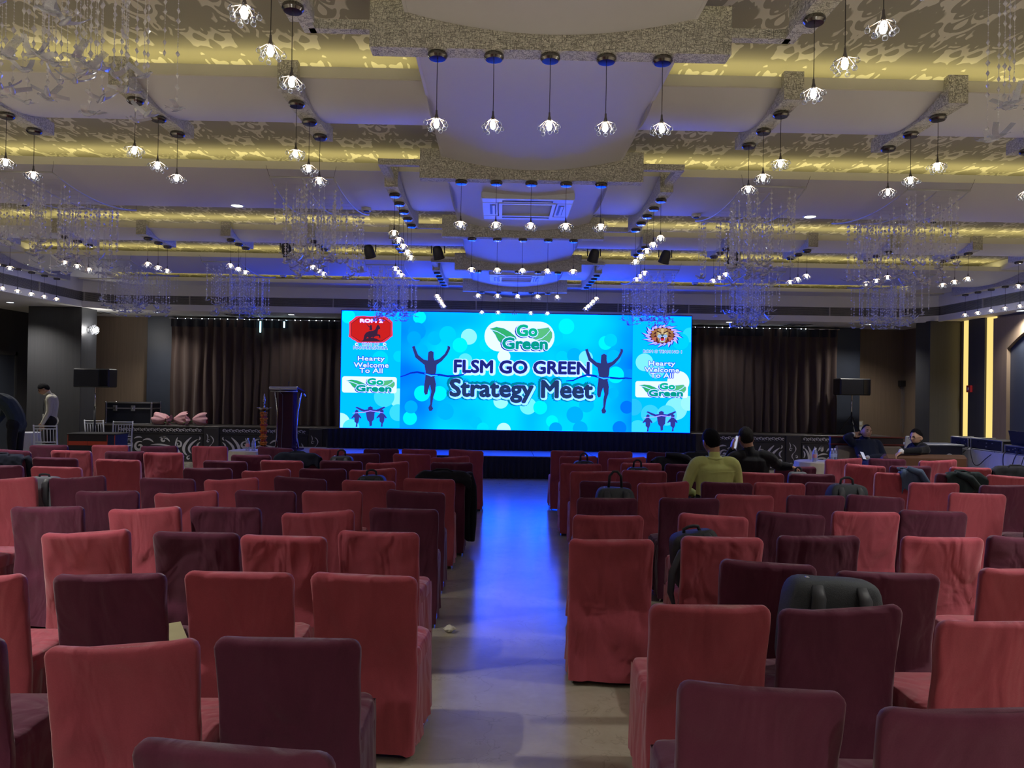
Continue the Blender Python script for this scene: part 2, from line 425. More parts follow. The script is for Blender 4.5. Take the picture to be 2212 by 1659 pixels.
# side beams under the short trays
def side_beam(x, y0, y1, zb=3.705, zt=3.895, w=.135, name='side_beam'):
    return MB().box(x-w/2, x+w/2, y0, y1, zb, zt).build(name, M_CRACK, ceil)
SB_X = [s*(1.72+1.13*n)+CX for s in (-1, 1) for n in range(6)]
for (y0, y1) in (TRAYS[2], TRAYS[4], TRAYS[6]):
    for x in SB_X:
        MB().box(x-.068, x+.068, y0-.08, y1+.13, 3.705, 3.81).build('side_beam', M_CRACK, ceil)
        MB().box(x-.068, x+.068, y0-.08, y0-.021, 3.81, 3.90).build('beam_end', M_CRACK, ceil)
LB_X = [CX-1.34, CX+1.34]
for ti in (3, 5, 7):
    y0, y1 = TRAYS[ti]
    for x in LB_X+([CX-8.55, CX+8.55] if ti == 7 else []):
        MB().box(x-.064, x+.064, y0-.06, y1+.18, 3.645, 3.81).build('side_beam', M_CRACK, ceil)
        MB().box(x-.064, x+.064, y0-.06, y0-.021, 3.81, 3.90).build('beam_end', M_CRACK, ceil)
    yb0 = [b for b in [-1.01, 1.58]+BEAM_Y if b < y0][-1]; yb1 = [b for b in BEAM_Y+[17.1] if b > y1-.3][0]
    for s in (-1, 1):
        xi, xo = CX+s*1.0, CX+s*1.34
        for yb, ya in ((yb0, y0-.06),):
            MB().box(min(xi, xo+s*.035), max(xi, xo+s*.035), yb+.02, yb+.08, 3.69, 3.745).build('connector_bar', M_CRACK, ceil)
            MB().box(xo-.035, xo+.035, yb+.08, ya, 3.69, 3.745).build('connector_bar', M_CRACK, ceil)
        if yb1 < 17:
            MB().box(min(xi, xo), max(xi, xo), yb1+.02, yb1+.08, 3.675, 3.73).build('connector_bar', M_CRACK, ceil)
            MB().box(xo-.035, xo+.035, y1+.18, yb1+.08, 3.675, 3.73).build('connector_bar', M_CRACK, ceil)
# lower rim: fascia with duct grilles, bottom trim, soffit
def fascia(x0, y0, x1, y1, nx, ny):
    """vertical fascia from (x0,y0) to (x1,y1); (nx,ny) points into the hall"""
    d = Vector((x1-x0, y1-y0, 0)); L = d.length; ang = math.atan2(d.y, d.x)
    M = T3(x0, y0, 0) @ R3('Z', ang)
    side = 1 if (Vector((-math.sin(ang), math.cos(ang), 0)).dot(Vector((nx, ny, 0))) > 0) else -1
    o = side
    def bx(m, a, b, c0, c1, z0, z1):
        m.box(a, b, min(o*c0, o*c1), max(o*c0, o*c1), z0, z1, M)
    m = MB(); bx(m, 0, L, -.06, 0, 3.575, ZT+.02); m.build('fascia', M_WHITE, ceil)
    m = MB(); bx(m, 0, L, -.06, 0, ZS-.015, 3.39); m.build('fascia', M_WHITE, ceil)
    m = MB(); bx(m, 0, L, -.14, -.10, 3.36, 3.60); m.build('duct', M_DARKVOID, ceil)
    m = MB(); k = 0
    while k < 9:
        z = 3.40+k*.0195; bx(m, 0, L, -.055, -.015, z, z+.008); k += 1
    m.build('grille_slats', M_VENT, ceil)['kind'] = 'stuff'
    m = MB(); a = .02
    while a < L-.05:
        bx(m, a, a+.03, -.03, -.004, 3.388, 3.578); a += 1.52
    m.build('grille_divider', M_VENT, ceil)
CH = .45
fascia(FX0, YB, FX0, FY1-CH, 1, 0); fascia(FX1, YB, FX1, FY1-CH, -1, 0)
fascia(FX0+CH, FY1, FX1-CH, FY1, 0, -1)
fascia(FX0, FY1-CH, FX0+CH, FY1, 1, -1); fascia(FX1-CH, FY1, FX1, FY1-CH, -1, -1)
mb = MB(); mb.box(XL, XR, FY1+.02, YF, ZS, ZS+.06); mb.box(XL, FX0-.0, YB, FY1+.02, ZS, ZS+.06); mb.box(FX1, XR, YB, FY1+.02, ZS, ZS+.06)
for s, xx in ((1, FX0), (-1, FX1)):
    mb.add([(xx, FY1-CH, ZS), (xx+s*CH, FY1, ZS), (xx+s*CH, FY1+.02, ZS), (xx, FY1+.02, ZS)], [(0, 1, 2, 3)])
mb.build('soffit', M_WHITE, ceil)
# ------------------------------------------------------------------ columns and wall panels
def col_(name, x0, x1, y0, y1, z1, mat, z0=0):
    return struct(MB().bbox(x0, x1, y0, y1, z0, z1, .006).build(name, mat))
col_('trim_1', -9.82, -8.72, 15.9, 16.5, ZS, M_VENEER2)
col_('trim_2', 8.98, 9.62, 15.75, 16.3, ZS, M_VENEER2)
col_('trim_3', -8.2, -7.6, 17.72, 18.04, ZS, M_PILLAR, .791)
col_('trim_4', 7.84, 8.45, 17.72, 18.04, ZS, M_PILLAR, .791)
col_('trim_5', 9.60, 9.648, 14.92, 15.45, ZS, M_VENEER2)
# lit recesses beside the pier, their light put in as glowing strips
M_STRIP = emit('recess_glow', (1., .72, .22), .8)
for n, (a, b) in enumerate(((15.46, 15.66), (14.62, 14.91))):
    struct(MB().box(9.635, 9.649, a, b, .05, ZS-.002).build('trim_%d' % (6+n), M_STRIP))
# arched frame on the right wall
mb = MB(); ya, yb = 12.4, 14.2; pts = []
for i in range(13):
    t = i/12; pts.append((ya+(yb-ya)*t, 2.62+.38*math.sin(PI*t)))
poly = [(14.6, 0), (14.6, ZS-.05), (12.0, ZS-.05), (12.0, 0), (ya, 0)]+pts+[(yb, 0)]
Mx = Matrix(((0, 1, 0, 0), (1, 0, 0, 0), (0, 0, 1, 0), (0, 0, 0, 1)))
mb.prism(poly, 9.56, 9.648, Mx); struct(mb.build('trim_8', M_VENEER))
struct(MB().box(9.63, 9.649, ya, yb, 0, 3.02).build('trim_9', M_PILLAR))
# door in the left wall, bead curtain frame in the back wall
d1 = struct(MB().box(XL+.002, XL+.05, 16.0, 16.95, 0, 2.28).build('door_1', M_PILLAR))
MB().box(XL+.002, XL+.07, 16.95, 17.03, 0, 2.36).build('frame', M_VENEER2, d1)
MB().box(XL+.002, XL+.07, 15.92, 16.0, 0, 2.36).build('frame', M_VENEER2, d1)
MB().box(XL+.002, XL+.07, 15.92, 17.03, 2.281, 2.36).build('frame', M_VENEER2, d1)
MB().tube([(XL+.09, 16.12, .98), (XL+.09, 16.12, 1.12)], .012).build('door_handle', M_CHROME, d1)
# ------------------------------------------------------------------ LED screen
SX0, SX1, SZ0, SZ1, SY = -3.325, 3.985, .85, 3.29, 15.85
SW, SH = SX1-SX0, SZ1-SZ0
scr = thing('led_screen', 'wide LED wall lit cyan showing a strategy meet slide', 'screen', (SX0, SY, SZ0))
SCRMAT = {}; BLUE = 9.0
def sm(rgb, k=1.):
    key = (tuple(rgb), k)
    if key not in SCRMAT:
        r, g, b = srgb(*rgb); b2 = b*(1+BLUE*max(0., (rgb[2]-200)/55.))      # the LEDs' blue is far over what the photo can hold
        SCRMAT[key] = emit('screen_%d_%d_%d' % tuple(rgb), (r/4, g/4, b2/4), SCREEN_E*k*4)
    return SCRMAT[key]
def P(px, py):
    """slide position: fraction of the slide grid used for drawing it, to metres on the panel"""
    t = (px-738)/755.
    return (t*SW, (1-(py-670-14.*t)/252.)*SH)
def screen_bg():
    m, nt, b = nmat('screen_gradient'); setp(b, col=(0, 0, 0), spec=0., rough=1.)
    tc = N(nt, 'ShaderNodeTexCoord'); n = N(nt, 'ShaderNodeTexNoise'); n.inputs['Scale'].default_value = .55; n.inputs['Detail'].default_value = 2
    mp = N(nt, 'ShaderNodeMapping'); mp.inputs['Location'].default_value = (3.1, 0, 1.7)
    nt.links.new(tc.outputs['Object'], mp.inputs[0]); nt.links.new(mp.outputs[0], n.inputs['Vector'])
    sx = N(nt, 'ShaderNodeSeparateXYZ'); nt.links.new(tc.outputs['Object'], sx.inputs[0])
    # the slide itself darkens to blue at its right end
    e = math_(nt, 'MULTIPLY', math_(nt, 'MAXIMUM', math_(nt, 'SUBTRACT', math_(nt, 'ABSOLUTE', math_(nt, 'SUBTRACT', sx.outputs['X'], 3.55)), 1.5), 0.), .42)
    f = math_(nt, 'ADD', math_(nt, 'MULTIPLY', math_(nt, 'SUBTRACT', n.outputs['Fac'], .5), 2.2), math_(nt, 'SUBTRACT', .86, e))
    cr = N(nt, 'ShaderNodeValToRGB'); nt.links.new(f, cr.inputs[0])
    el = cr.color_ramp.elements; el[0].position = 0; el[0].color = (0, .021/4, .91*(1+BLUE)/4, 1); el[1].position = 1; el[1].color = (0, srgb(0, 222, 255)[1]/4, (1+BLUE)/4, 1)
    k = cr.color_ramp.elements.new(.45); k.color = (0, srgb(0, 160, 255)[1]/4, (1+BLUE)/4, 1)
    nt.links.new(cr.outputs[0], b.inputs['Emission Color']); b.inputs['Emission Strength'].default_value = SCREEN_E*4
    return m
M_SBG = screen_bg()
MB().bbox(-.02, SW+.02, .012, .12, -.02, SH+.02, .004).build('cabinet', M_BLACK, scr)
MB().box(0, SW, 0, .012, 0, SH).build('picture', M_SBG, scr)

def flat(name, poly, rgb, layer, k=1., parent=scr):
    """printed shape on the picture: polygon of (x, z) in panel metres"""
    n = len(poly); y = -.0012*layer
    me = bpy.data.meshes.new(name); me.from_pydata([(x, y, z) for x, z in poly], [], [tuple(range(n))]); me.materials.append(sm(rgb, k)); me.update()
    return link(name, me, parent)
def disc(px, py, r, rgb, layer, k=1., rx=1., x0=None, x1=None, name='light_spot'):
    x, z = P(px, py); n = 40; q = []
    for i in range(n):
        a = 2*PI*i/n; xx = x+rx*r/755.*SW*math.cos(a); zz = z+r/252.*SH*math.sin(a)
        xx = min(max(xx, x0 if x0 is not None else 0.004), x1 if x1 is not None else SW-.004); zz = min(max(zz, .004), SH-.004)
        q.append((xx, zz))
    return flat(name, q, rgb, layer, k)
# side banners
bl0, bl1 = P(738, 700)[0]+.0, P(866, 700)[0]; br0, br1 = P(1366, 700)[0], SW
for nm, (a, b) in (('banner', (bl0+.002, bl1)), ('banner', (br0, br1-.002))):
    flat(nm, [(a, .003), (b, .003), (b, SH-.003), (a, SH-.003)], (0, 200, 255), 1)
CY = (0, 250, 255)
spots = [(905, 685, 14, CY), (900, 715, 19, (0, 160, 255)), (894, 730, 15, (0, 175, 255)), (938, 730, 15, (0, 195, 255)), (966, 722, 18, (0, 215, 255)), (1012, 727, 17, (150, 250, 255)),
         (993, 745, 16, CY), (912, 755, 12, (0, 190, 255)), (1050, 745, 15, (0, 230, 255)), (1005, 778, 15, (90, 240, 255)), (913, 849, 17, CY), (950, 849, 16, CY), (888, 902, 15, CY),
         (890, 878, 14, (0, 180, 255)), (964, 888, 18, (0, 185, 255)), (1030, 912, 13, (0, 200, 255)), (1083, 866, 16, (160, 255, 255)), (1142, 877, 18, (120, 250, 255)), (1088, 770, 14, (235, 255, 255)),
         (1075, 682, 15, (0, 220, 255)), (1150, 684, 15, (0, 205, 255)), (1222, 705, 17, CY), (1198, 730, 17, (0, 215, 255)), (1214, 772, 14, (0, 215, 255)), (1240, 768, 16, (0, 185, 255)), (1307, 741, 15, CY),
         (1318, 735, 14, (0, 215, 255)), (1265, 773, 15, (120, 245, 255)), (1325, 772, 16, (0, 195, 255)), (1330, 810, 18, CY), (1282, 812, 12, (0, 220, 255)), (1168, 880, 15, CY), (1194, 910, 13, CY),
         (1243, 896, 18, (0, 180, 255)), (1268, 875, 16, (0, 195, 255)), (1325, 850, 12, (0, 190, 255)), (1202, 926, 14, (0, 170, 250)), (1255, 926, 16, (0, 180, 255)), (1090, 928, 15, (190, 255, 255)),
         (1045, 925, 13, (0, 230, 255)), (1004, 830, 14, (0, 195, 255)), (1355, 880, 14, (0, 120, 255)), (1340, 925, 15, (0, 130, 255)), (1360, 810, 12, (0, 150, 255))]
for i, (x, y, r, c) in enumerate(spots): disc(x, y, r, c, 2+.12*i, x0=bl1+.004, x1=br0-.004)
for i, (x, y, r, c) in enumerate([(752, 683, 15, CY), (822, 774, 17, (0, 225, 255)), (862, 769, 12, (0, 220, 250)), (862, 858, 20, (150, 250, 255)), (832, 856, 22, (60, 225, 250)), (862, 890, 18, (60, 225, 250)), (738, 912, 22, (190, 255, 255)), (762, 922, 18, (80, 240, 255))]):
    disc(x, y, r, c, 2+.12*i, x1=bl1-.004)
for i, (x, y, r, c) in enumerate([(1490, 724, 16, (40, 225, 255)), (1392, 783, 19, (130, 245, 255)), (1418, 800, 18, (110, 240, 250)), (1466, 826, 24, (235, 255, 255)), (1470, 738, 18, (0, 215, 250)), (1462, 884, 24, (140, 245, 250)),
                                   (1406, 895, 20, (60, 215, 250)), (1488, 872, 16, (160, 250, 255)), (1442, 898, 22, (80, 225, 250)), (1380, 928, 20, (60, 225, 250)), (1370, 880, 18, (40, 200, 245))]):
    disc(x, y, r, c, 2+.12*i, x0=br0+.004)
# lettering
def text_mesh(txt, shear=0., sp=1.):
    c = bpy.data.curves.new('txt', 'FONT'); c.body = txt; c.size = 1.; c.shear = shear; c.space_character = sp
    c.align_x = 'CENTER'; c.resolution_u = 3; c.dimensions = '2D'; c.fill_mode = 'FRONT'
    o = bpy.data.objects.new('txt', c); COL.objects.link(o)
    dg = bpy.context.evaluated_depsgraph_get(); me = bpy.data.meshes.new_from_object(o.evaluated_get(dg))
    vs = [tuple(v.co) for v in me.vertices]; fs = [tuple(p.vertices) for p in me.polygons]
    bpy.data.objects.remove(o); bpy.data.curves.remove(c); bpy.data.meshes.remove(me)
    return vs, fs
TXT = {}
def text(name, txt, px, py, w_px, h_px, rgb, layer, parent=scr, k=1., grow=0., dx=0., dz=0., shear=0., sp=1.):
    """text centred at px,py and fitted to w_px by h_px; grow (metres) fattens every stroke"""
    if (txt, sp) not in TXT: TXT[(txt, sp)] = text_mesh(txt, shear, sp)
    vs, fs = TXT[(txt, sp)]
    xs = [v[0] for v in vs]; ys = [v[1] for v in vs]; bx0, bx1, by0, by1 = min(xs), max(xs), min(ys), max(ys)
    W_, H_ = w_px/755.*SW-2*grow*0, h_px/252.*SH
    sx = W_/(bx1-bx0); sz = H_/(by1-by0); x, z = P(px, py)
    V = []; F = []; n = 1 if grow <= 0 else (8 if grow < .03 else 12)
    for q in range(n):
        ox, oz = (grow*math.cos(2*PI*q/n), grow*math.sin(2*PI*q/n)) if grow > 0 else (0, 0)
        b0 = len(V)
        V += [((v[0]-(bx0+bx1)/2)*sx+ox, -.00001*q, (v[1]-(by0+by1)/2)*sz+oz) for v in vs]
        F += [tuple(b0+i for i in f) for f in fs]
    me = bpy.data.meshes.new(name); me.from_pydata(V, [], F); me.materials.append(sm(rgb, k)); me.update()
    return link(name, me, parent, (x+dx, -.0012*layer, z+dz))
# the headline lines: pale halo, then letters
for g, rgb, l, dx, dz in ((.048, (210, 255, 255), 10, .018, -.016), (.016, (34, 42, 128), 11, 0, 0)):
    text('headline', 'FLSM GO GREEN', 1127, 793, 290, 26, rgb, l, grow=g, dx=dx, dz=dz)
for g, rgb, l, dx, dz in ((.085, (0, 135, 165), 12, .0, -.0), (.046, (170, 255, 255), 13, .02, -.018), (.021, (36, 60, 108), 14, 0, 0)):
    text('headline', 'Strategy Meet', 1127, 845, 306, 47, rgb, l, grow=g, dx=dx, dz=dz)
def rrect(x0, x1, z0, z1, r):
    q = []
    for cx, cz, a0 in ((x1-r, z0+r, -90), (x1-r, z1-r, 0), (x0+r, z1-r, 90), (x0+r, z0+r, 180)):
        for i in range(9): a = math.radians(a0+i*90/8); q.append((cx+r*math.cos(a), cz+r*math.sin(a)))
    return q
def leaf(px0, py0, px1, py1, bul, bul2, n=14):
    a = Vector(P(px0, py0)); b = Vector(P(px1, py1)); d = b-a; nn = Vector((-d.y, d.x)); q = []
    for i in range(n+1): t = i/n; q.append(a+d*t+nn*bul*math.sin(PI*t**.75))
    for i in range(n-1, 0, -1): t = i/n; q.append(a+d*t-nn*bul2*math.sin(PI*t**.75))
    return [(p.x, p.y) for p in q]
def go_green(cx, cy, w_, h_, rr):
    x0, z1 = P(cx-w_/2, cy-h_/2+14*0); x1, _ = P(cx+w_/2, cy); zc = P(cx, cy)[1]; hz = h_/252*SH/2
    flat('logo_plate', rrect(x0, x1, zc-hz, zc+hz, min(rr, hz*.98)), (238, 255, 255), 8)
    s = w_/150.; sh = h_/66.
    # two leaves with pale ribs
    L1 = [P(cx+a*s, cy+b*sh) for a, b in ((-64, -17), (-50, -21), (-34, -18), (-20, -10), (-8, 0), (-6, 6), (-22, 8), (-30, 17), (-38, 16), (-46, 8), (-52, -4), (-58, -12))]
    L2 = [P(cx+a*s, cy+b*sh) for a, b in ((30, -16), (44, -17), (62, -20), (70, -8), (70, 2), (64, 14), (56, 12), (42, 10), (28, 4))]
    flat('leaf', L1, (55, 190, 120), 9, .9); flat('leaf', L2, (95, 205, 140), 9, .9)
    def rib(pts, wd, rgb, l):
        q = [Vector(P(cx+a*s, cy+b*sh)) for a, b in pts]; up = [(p.x, p.y+wd) for p in q]; dn = [(p.x, p.y-wd) for p in q]
        flat('rib', up+dn[::-1], rgb, l)
    rib(((-62, -15), (-48, -11), (-34, -3), (-22, 6)), .006, (235, 255, 250), 9.5)
    rib(((34, 8), (48, 4), (58, -4), (66, -14)), .006, (235, 255, 250), 9.5)
    for g, rgb, l, dx, dz, d2 in ((.034*s, (15, 70, 130), 9.8, -.018*s, -.014*s, 0), (.032*s, (240, 255, 255), 10, 0, 0, 0), (.017*s, None, 11, 0, 0, 0)):
        text('logo_word', 'Go', cx+16*s, cy-13*sh, 42*s, 23*sh, rgb or (15, 185, 140), l, grow=g, dx=dx, dz=dz)
        text('logo_word', 'Green', cx+12*s, cy+15*sh, 95*s, 23*sh, rgb or (5, 160, 140), l+.05, grow=g, dx=dx, dz=dz)
go_green(1121, 727, 151, 66, .32)
go_green(800, 830, 117, 35, .05); go_green(1430, 842, 114, 35, .05)
# banner lettering
for cx, dy in ((803, 0), (1430, 12)):
    for t, y, w_ in (('Hearty', 775, 57), ('Welcome', 787.5, 74), ('To All', 799.5, 49)):
        text('greeting', t, cx, y+dy, w_, 10 if t != 'Hearty' else 12, (30, 60, 190), 6, grow=.016, sp=1.05)
        text('greeting', t, cx, y+dy, w_, 10 if t != 'Hearty' else 12, (225, 255, 255), 6.5, grow=.004, sp=1.05)
for t, x, y, w_, h_ in (('KING OF', 801, 743, 36, 6), ('MAHARASHTRA', 801, 750.5, 73, 6.5), ('ROM G TEAM NO 1', 1431, 760, 83, 6)):
    text('caption', t, x, y, w_, h_, (200, 250, 255), 6, grow=.008); text('caption', t, x, y, w_, h_, (10, 40, 190), 6.5, grow=.0)
for x in (771, 831): disc(x, 743, 3.6, (230, 255, 255), 6, name='badge'); disc(x+.8, 743, 1.4, (20, 60, 160), 6.4, name='badge')
# red octagon badge with a rider
def octa(cx, cy, a, b, c, jag=0):
    pts = [(-a, -c), (-a+16, -b), (a-16, -b), (a, -c), (a, c), (a-18, b), (-a+18, b), (-a, c)]; q = []
    for i in range(8):
        p0, p1 = pts[i], pts[(i+1) % 8]
        for k in range(4 if jag else 1):
            t = k/4; q.append(P(cx+p0[0]+(p1[0]-p0[0])*t+random.uniform(-jag, jag), cy+p0[1]+(p1[1]-p0[1])*t+random.uniform(-jag, jag)))
    return q[::-1]
flat('badge_rim', octa(801, 711, 47, 28.5, 15, .8), (235, 60, 80), 4); flat('badge_line', octa(801, 711, 42, 25.5, 13.5), (110, 20, 40), 5)
flat('badge', octa(801, 711, 41, 24.5, 13), (228, 38, 38), 5.5, .8)
text('badge_text', 'ROM 2', 802, 692.5, 48, 7, (255, 245, 250), 7, grow=.008)
def sil(name, cx, cy, s, pts, rgb, layer, sy=None):
    return flat(name, [P(cx+a*s, cy+b*(sy or s)) for a, b in pts], rgb, layer)
HORSE = [(-22, 24), (-20, 12), (-16, 5), (-8, 1), (2, 0), (8, -4), (11, -12), (14, -16), (16, -14), (19, -10), (20, -5), (16, -4), (14, 0), (13, 8), (20, 10), (21, 17), (18, 18), (17, 13), (10, 13), (4, 16), (4, 23), (1, 25), (1, 15), (-4, 17), (-1, 24), (-4, 25), (-8, 18), (-12, 15), (-16, 22), (-18, 26)]
sil('rider', 804, 714, .86, HORSE, (60, 35, 62), 7)
sil('rider', 801, 711, .52, [(-6, 2), (-5, -8), (-9, -10), (-20, -24), (-18.5, -25), (-6, -12), (-4, -16), (0, -19), (4, -16), (4, -9), (6, -4), (4, 4)], (60, 35, 62), 7.1)
sil('rider', 804, 735, 1., [(-24, 2), (-14, -4), (-2, -6.5), (10, -4), (20, 2)], (60, 35, 62), 7.2)
# runners breaking the tape
RUN = [(-42, -64), (-36, -66), (-34, -60), (-28, -46), (-16, -36), (-7, -34), (-7, -40), (-6, -52), (0, -55), (6, -52), (6, -40), (8, -34), (18, -37), (30, -48), (36, -60), (36, -66), (42, -64), (42, -59), (36, -46), (24, -32), (13, -24),
       (12, -10), (9, 4), (12, 18), (11, 34), (7, 46), (5, 60), (4, 66), (7, 72), (4, 77), (-2, 77), (-4, 70), (0, 62), (0, 46), (2, 34), (-1, 20), (-5, 32), (-6, 40), (-11, 42), (-14, 36), (-14, 22), (-12, 6), (-11, -8), (-14, -24), (-22, -30), (-34, -40)]
sil('runner', 931, 811, .98, RUN, (48, 58, 122), 15); sil('runner', 1304, 818, .98, RUN, (48, 58, 122), 15)
def ribbon(pts, w0, rgb, layer, name='tape'):
    q = [Vector(P(a, b)) for a, b in pts]; n = len(q); up = []; dn = []
    for i, p in enumerate(q):
        wd = w0*(.35+.65*math.sin(PI*min(1, max(0, i/(n-1)*.9+.05))))
        up.append((p.x, p.y+wd)); dn.append((p.x, p.y-wd))
    flat(name, up+dn[::-1], rgb, layer)
ribbon([(866, 813), (876, 810), (888, 805), (902, 803), (917, 806), (932, 810), (950, 809), (968, 812), (985, 811), (1000, 809), (1008, 804)], .022, (10, 50, 190), 16)
ribbon([(918, 806.5), (932, 811), (946, 810)], .014, (60, 210, 255), 17)
ribbon([(1223, 823), (1238, 822), (1252, 815), (1268, 810), (1284, 812), (1300, 817), (1318, 816), (1338, 818), (1352, 817), (1365, 818)], .022, (10, 50, 190), 16)
ribbon([(1290, 813.5), (1304, 818), (1318, 817)], .014, (60, 210, 255), 17)
# three little finishers on each banner
FIN = [(-31, -24), (-28, -26), (-12, -18), (-5, -19), (-5, -24), (0, -27), (5, -24), (5, -19), (12, -18), (28, -26), (31, -24), (20, -15), (9, -11), (8, 6), (4, 12), (4, 22), (-1, 24), (-2, 13), (-6, 8), (-8, -2), (-9, -11), (-20, -16)]
KID = [(-8, -6), (-4, -10), (-4, -16), (0, -19), (4, -16), (3, -10), (7, -6), (11, 0), (8, 2), (6, -1), (5, 8), (2, 14), (2, 20), (-2, 21), (-1, 12), (-5, 8), (-5, 0), (-7, -1), (-11, 2), (-12, 0)]
for cx, cy in ((803, 899), (1430, 911)):
    sil('finisher', cx, cy, 1.05, FIN, (52, 58, 150), 15, .85); sil('finisher', cx-29, cy+2, .95, KID, (52, 58, 150), 15, .95); sil('finisher', cx+25, cy+2, 1., KID, (52, 58, 150), 15, .95)
    ribbon([(cx-38, cy-8), (cx-29, cy-9), (cx-14, cy-10), (cx, cy-13), (cx+14, cy-11), (cx+28, cy-8.5)], .009, (190, 175, 255), 16)
# snarling lion-head sun emblem
sc_, sy_ = 1430, 725
def em(name, pts, rgb, l): flat(name, [P(sc_+a, sy_+b) for a, b in pts], rgb, l)
for i in range(24):
    a0 = 2*PI*i/24; lg = 46 if i % 2 == 0 else 40; pts = []
    for t_, wd in ((0, .15), (.5, .10), (1., .0)):
        r_ = 25+(lg-25)*t_; aa = a0+.22*t_*t_; pts.append((r_, aa+wd, aa-wd))
    for gx, rgb, l in ((1.05, (25, 35, 120), 5), (.97, (205, 192, 235), 5.5)):
        em('emblem_ray', [(gx*r_*math.cos(u_), gx*.60*r_*math.sin(u_)) for r_, u_, _ in pts]+[(gx*r_*math.cos(v_), gx*.60*r_*math.sin(v_)) for r_, _, v_ in pts[::-1]], rgb, l)
mane = []
for i in range(36):
    a0 = 2*PI*i/36; r_ = 30 if i % 2 else 25; mane.append((r_*math.cos(a0), .64*r_*math.sin(a0)))
em('emblem_mane', mane, (82, 38, 44), 6)
for s in (-1, 1):
    for (x0, y0, x1, y1, x2, y2), rgb in (((10, -12, 25, -10, 22, -2), (176, 128, 84)), ((12, -4, 27, -2, 21, 6), (150, 98, 66)), ((12, 3, 24, 5, 15, 13), (188, 110, 88)), ((6, -15, 17, -15, 14, -8), (140, 92, 60)), ((8, 9, 16, 13, 6, 16), (120, 60, 56))):
        em('emblem_mane', [(s*x0, y0), (s*x1, y1), (s*(x1*.9), (y1+y2)/2), (s*x2, y2)], rgb, 6.3)
em('emblem_face', [(-7, -16), (7, -16), (13, -9), (13, 0), (10, 8), (6, 15), (-6, 15), (-10, 8), (-13, 0), (-13, -9)], (184, 150, 104), 7)
em('emblem_brow', [(-3, -14), (3, -14), (2, -4), (-2, -4)], (222, 196, 150), 7.3)
for s in (-1, 1):
    em('emblem_brow', [(s*2, -6), (s*12, -11), (s*12.5, -8.5), (s*3, -3.5)], (70, 40, 44), 7.6); em('emblem_eye', [(s*4, -4.5), (s*10, -7), (s*9.5, -4.4), (s*5, -3.2)], (236, 226, 160), 7.8)
    em('emblem_cheek', [(s*1, -1), (s*9, -2), (s*11, 3), (s*6, 6), (s*1, 4)], (166, 206, 206), 7.6); em('emblem_cheek', [(s*3, 1), (s*9, 0.5), (s*9, 1.6), (s*3, 2)], (84, 120, 130), 7.9)
em('emblem_nose', [(-4, -2.5), (4, -2.5), (1.5, 1.5), (-1.5, 1.5)], (58, 86, 104), 8.2)
em('emblem_mouth', [(-7, 4.5), (0, 3.2), (7, 4.5), (5.5, 11.5), (-5.5, 11.5)], (60, 20, 30), 8.0); em('emblem_tongue', [(-4.2, 6.5), (4.2, 6.5), (3.6, 11), (-3.6, 11)], (214, 52, 50), 8.2); em('emblem_chin', [(-5, 11.7), (5, 11.7), (3.5, 15), (-3.5, 15)], (196, 208, 188), 8.4)
for s in (-1, 1):
    em('emblem_fang', [(s*6, 4.4), (s*4, 4.0), (s*5, 9.6)], (252, 250, 240), 8.6); em('emblem_fang', [(s*4.6, 11.6), (s*3.2, 11.6), (s*4, 8)], (252, 250, 240), 8.6)
# ------------------------------------------------------------------ pendant lights
M_GLASSBALL = crystal('clear_glass', (.40, .41, .44), .85)
M_BULB = emit('bulb_glow', (1., .97, .90), BULB_E)
M_BULBOFF = plain('bulb_off', (.35, .36, .4), rough=.2)
M_ARM = plain('copper_arm', (.45, .32, .22), rough=.3, metal=1.)
def pendant_proto(name, drop, detail, seed, lit=True):
    rnd = random.Random(seed)
    t = thing(name, 'pendant', 'pendant light')
    MB().lathe([(.0, 0), (.050, 0), (.056, -.008), (.056, -.022), (.046, -.034), (.040, -.0345), (.0, -.0345)], 24).build('canopy', M_NICKEL, t, smooth='auto')
    MB().tube([(0, 0, -.034), (.001, 0, -drop*.5), (0, 0, -drop+.035)], .0021, 5).build('cord', M_WIRE, t)
    MB().lathe([(.0, -drop+.045), (.005, -drop+.04), (.006, -drop+.02), (.011, -drop), (.013, -drop-.008), (0, -drop-.009)], 10).build('socket', M_NICKEL, t, smooth=True)
    z = -drop
    MB().lathe([(0, z-.005), (.011, z-.012), (.0155, z-.03), (.0155, z-.045), (.010, z-.058), (0, z-.062)], 12).build('bulb', M_BULB if lit else M_BULBOFF, t, smooth=True)
    arms = MB(); balls = MB(); n = 11 if detail else 8
    for i in range(n):
        a = 2*PI*i/n+rnd.uniform(-.2, .2); R = (.058, .040)[i % 2]+rnd.uniform(-.006, .006); dz = (.045, .066)[i % 2]+rnd.uniform(-.008, .008)
        c, s = math.cos(a), math.sin(a)
        pts = [(.008*c, .008*s, z-.002), (.45*R*c, .45*R*s, z-.012), (.85*R*c, .85*R*s, z-.62*dz), (R*c, R*s, z-dz+.010)]
        arms.tube(pts, .0016, 4)
        if detail:
            b = MB().sphere((0, 0, 0), .0128, 10, 7); b.tube([(0, 0, .010), (-.003*c, -.003*s, .022)], [.007, .003], 6)
            b.build('glass_drop', M_GLASSBALL, t, smooth=True, loc=(R*c, R*s, z-dz))
        else: balls.sphere((R*c, R*s, z-dz), .0135, 6, 5)
    arms.build('arms', M_ARM, t)
    if not detail: balls.build('glass_drops', M_GLASSBALL, t, smooth=True)['kind'] = 'stuff'
    return register(t)
PEND = {}
PCOUNT = [0]
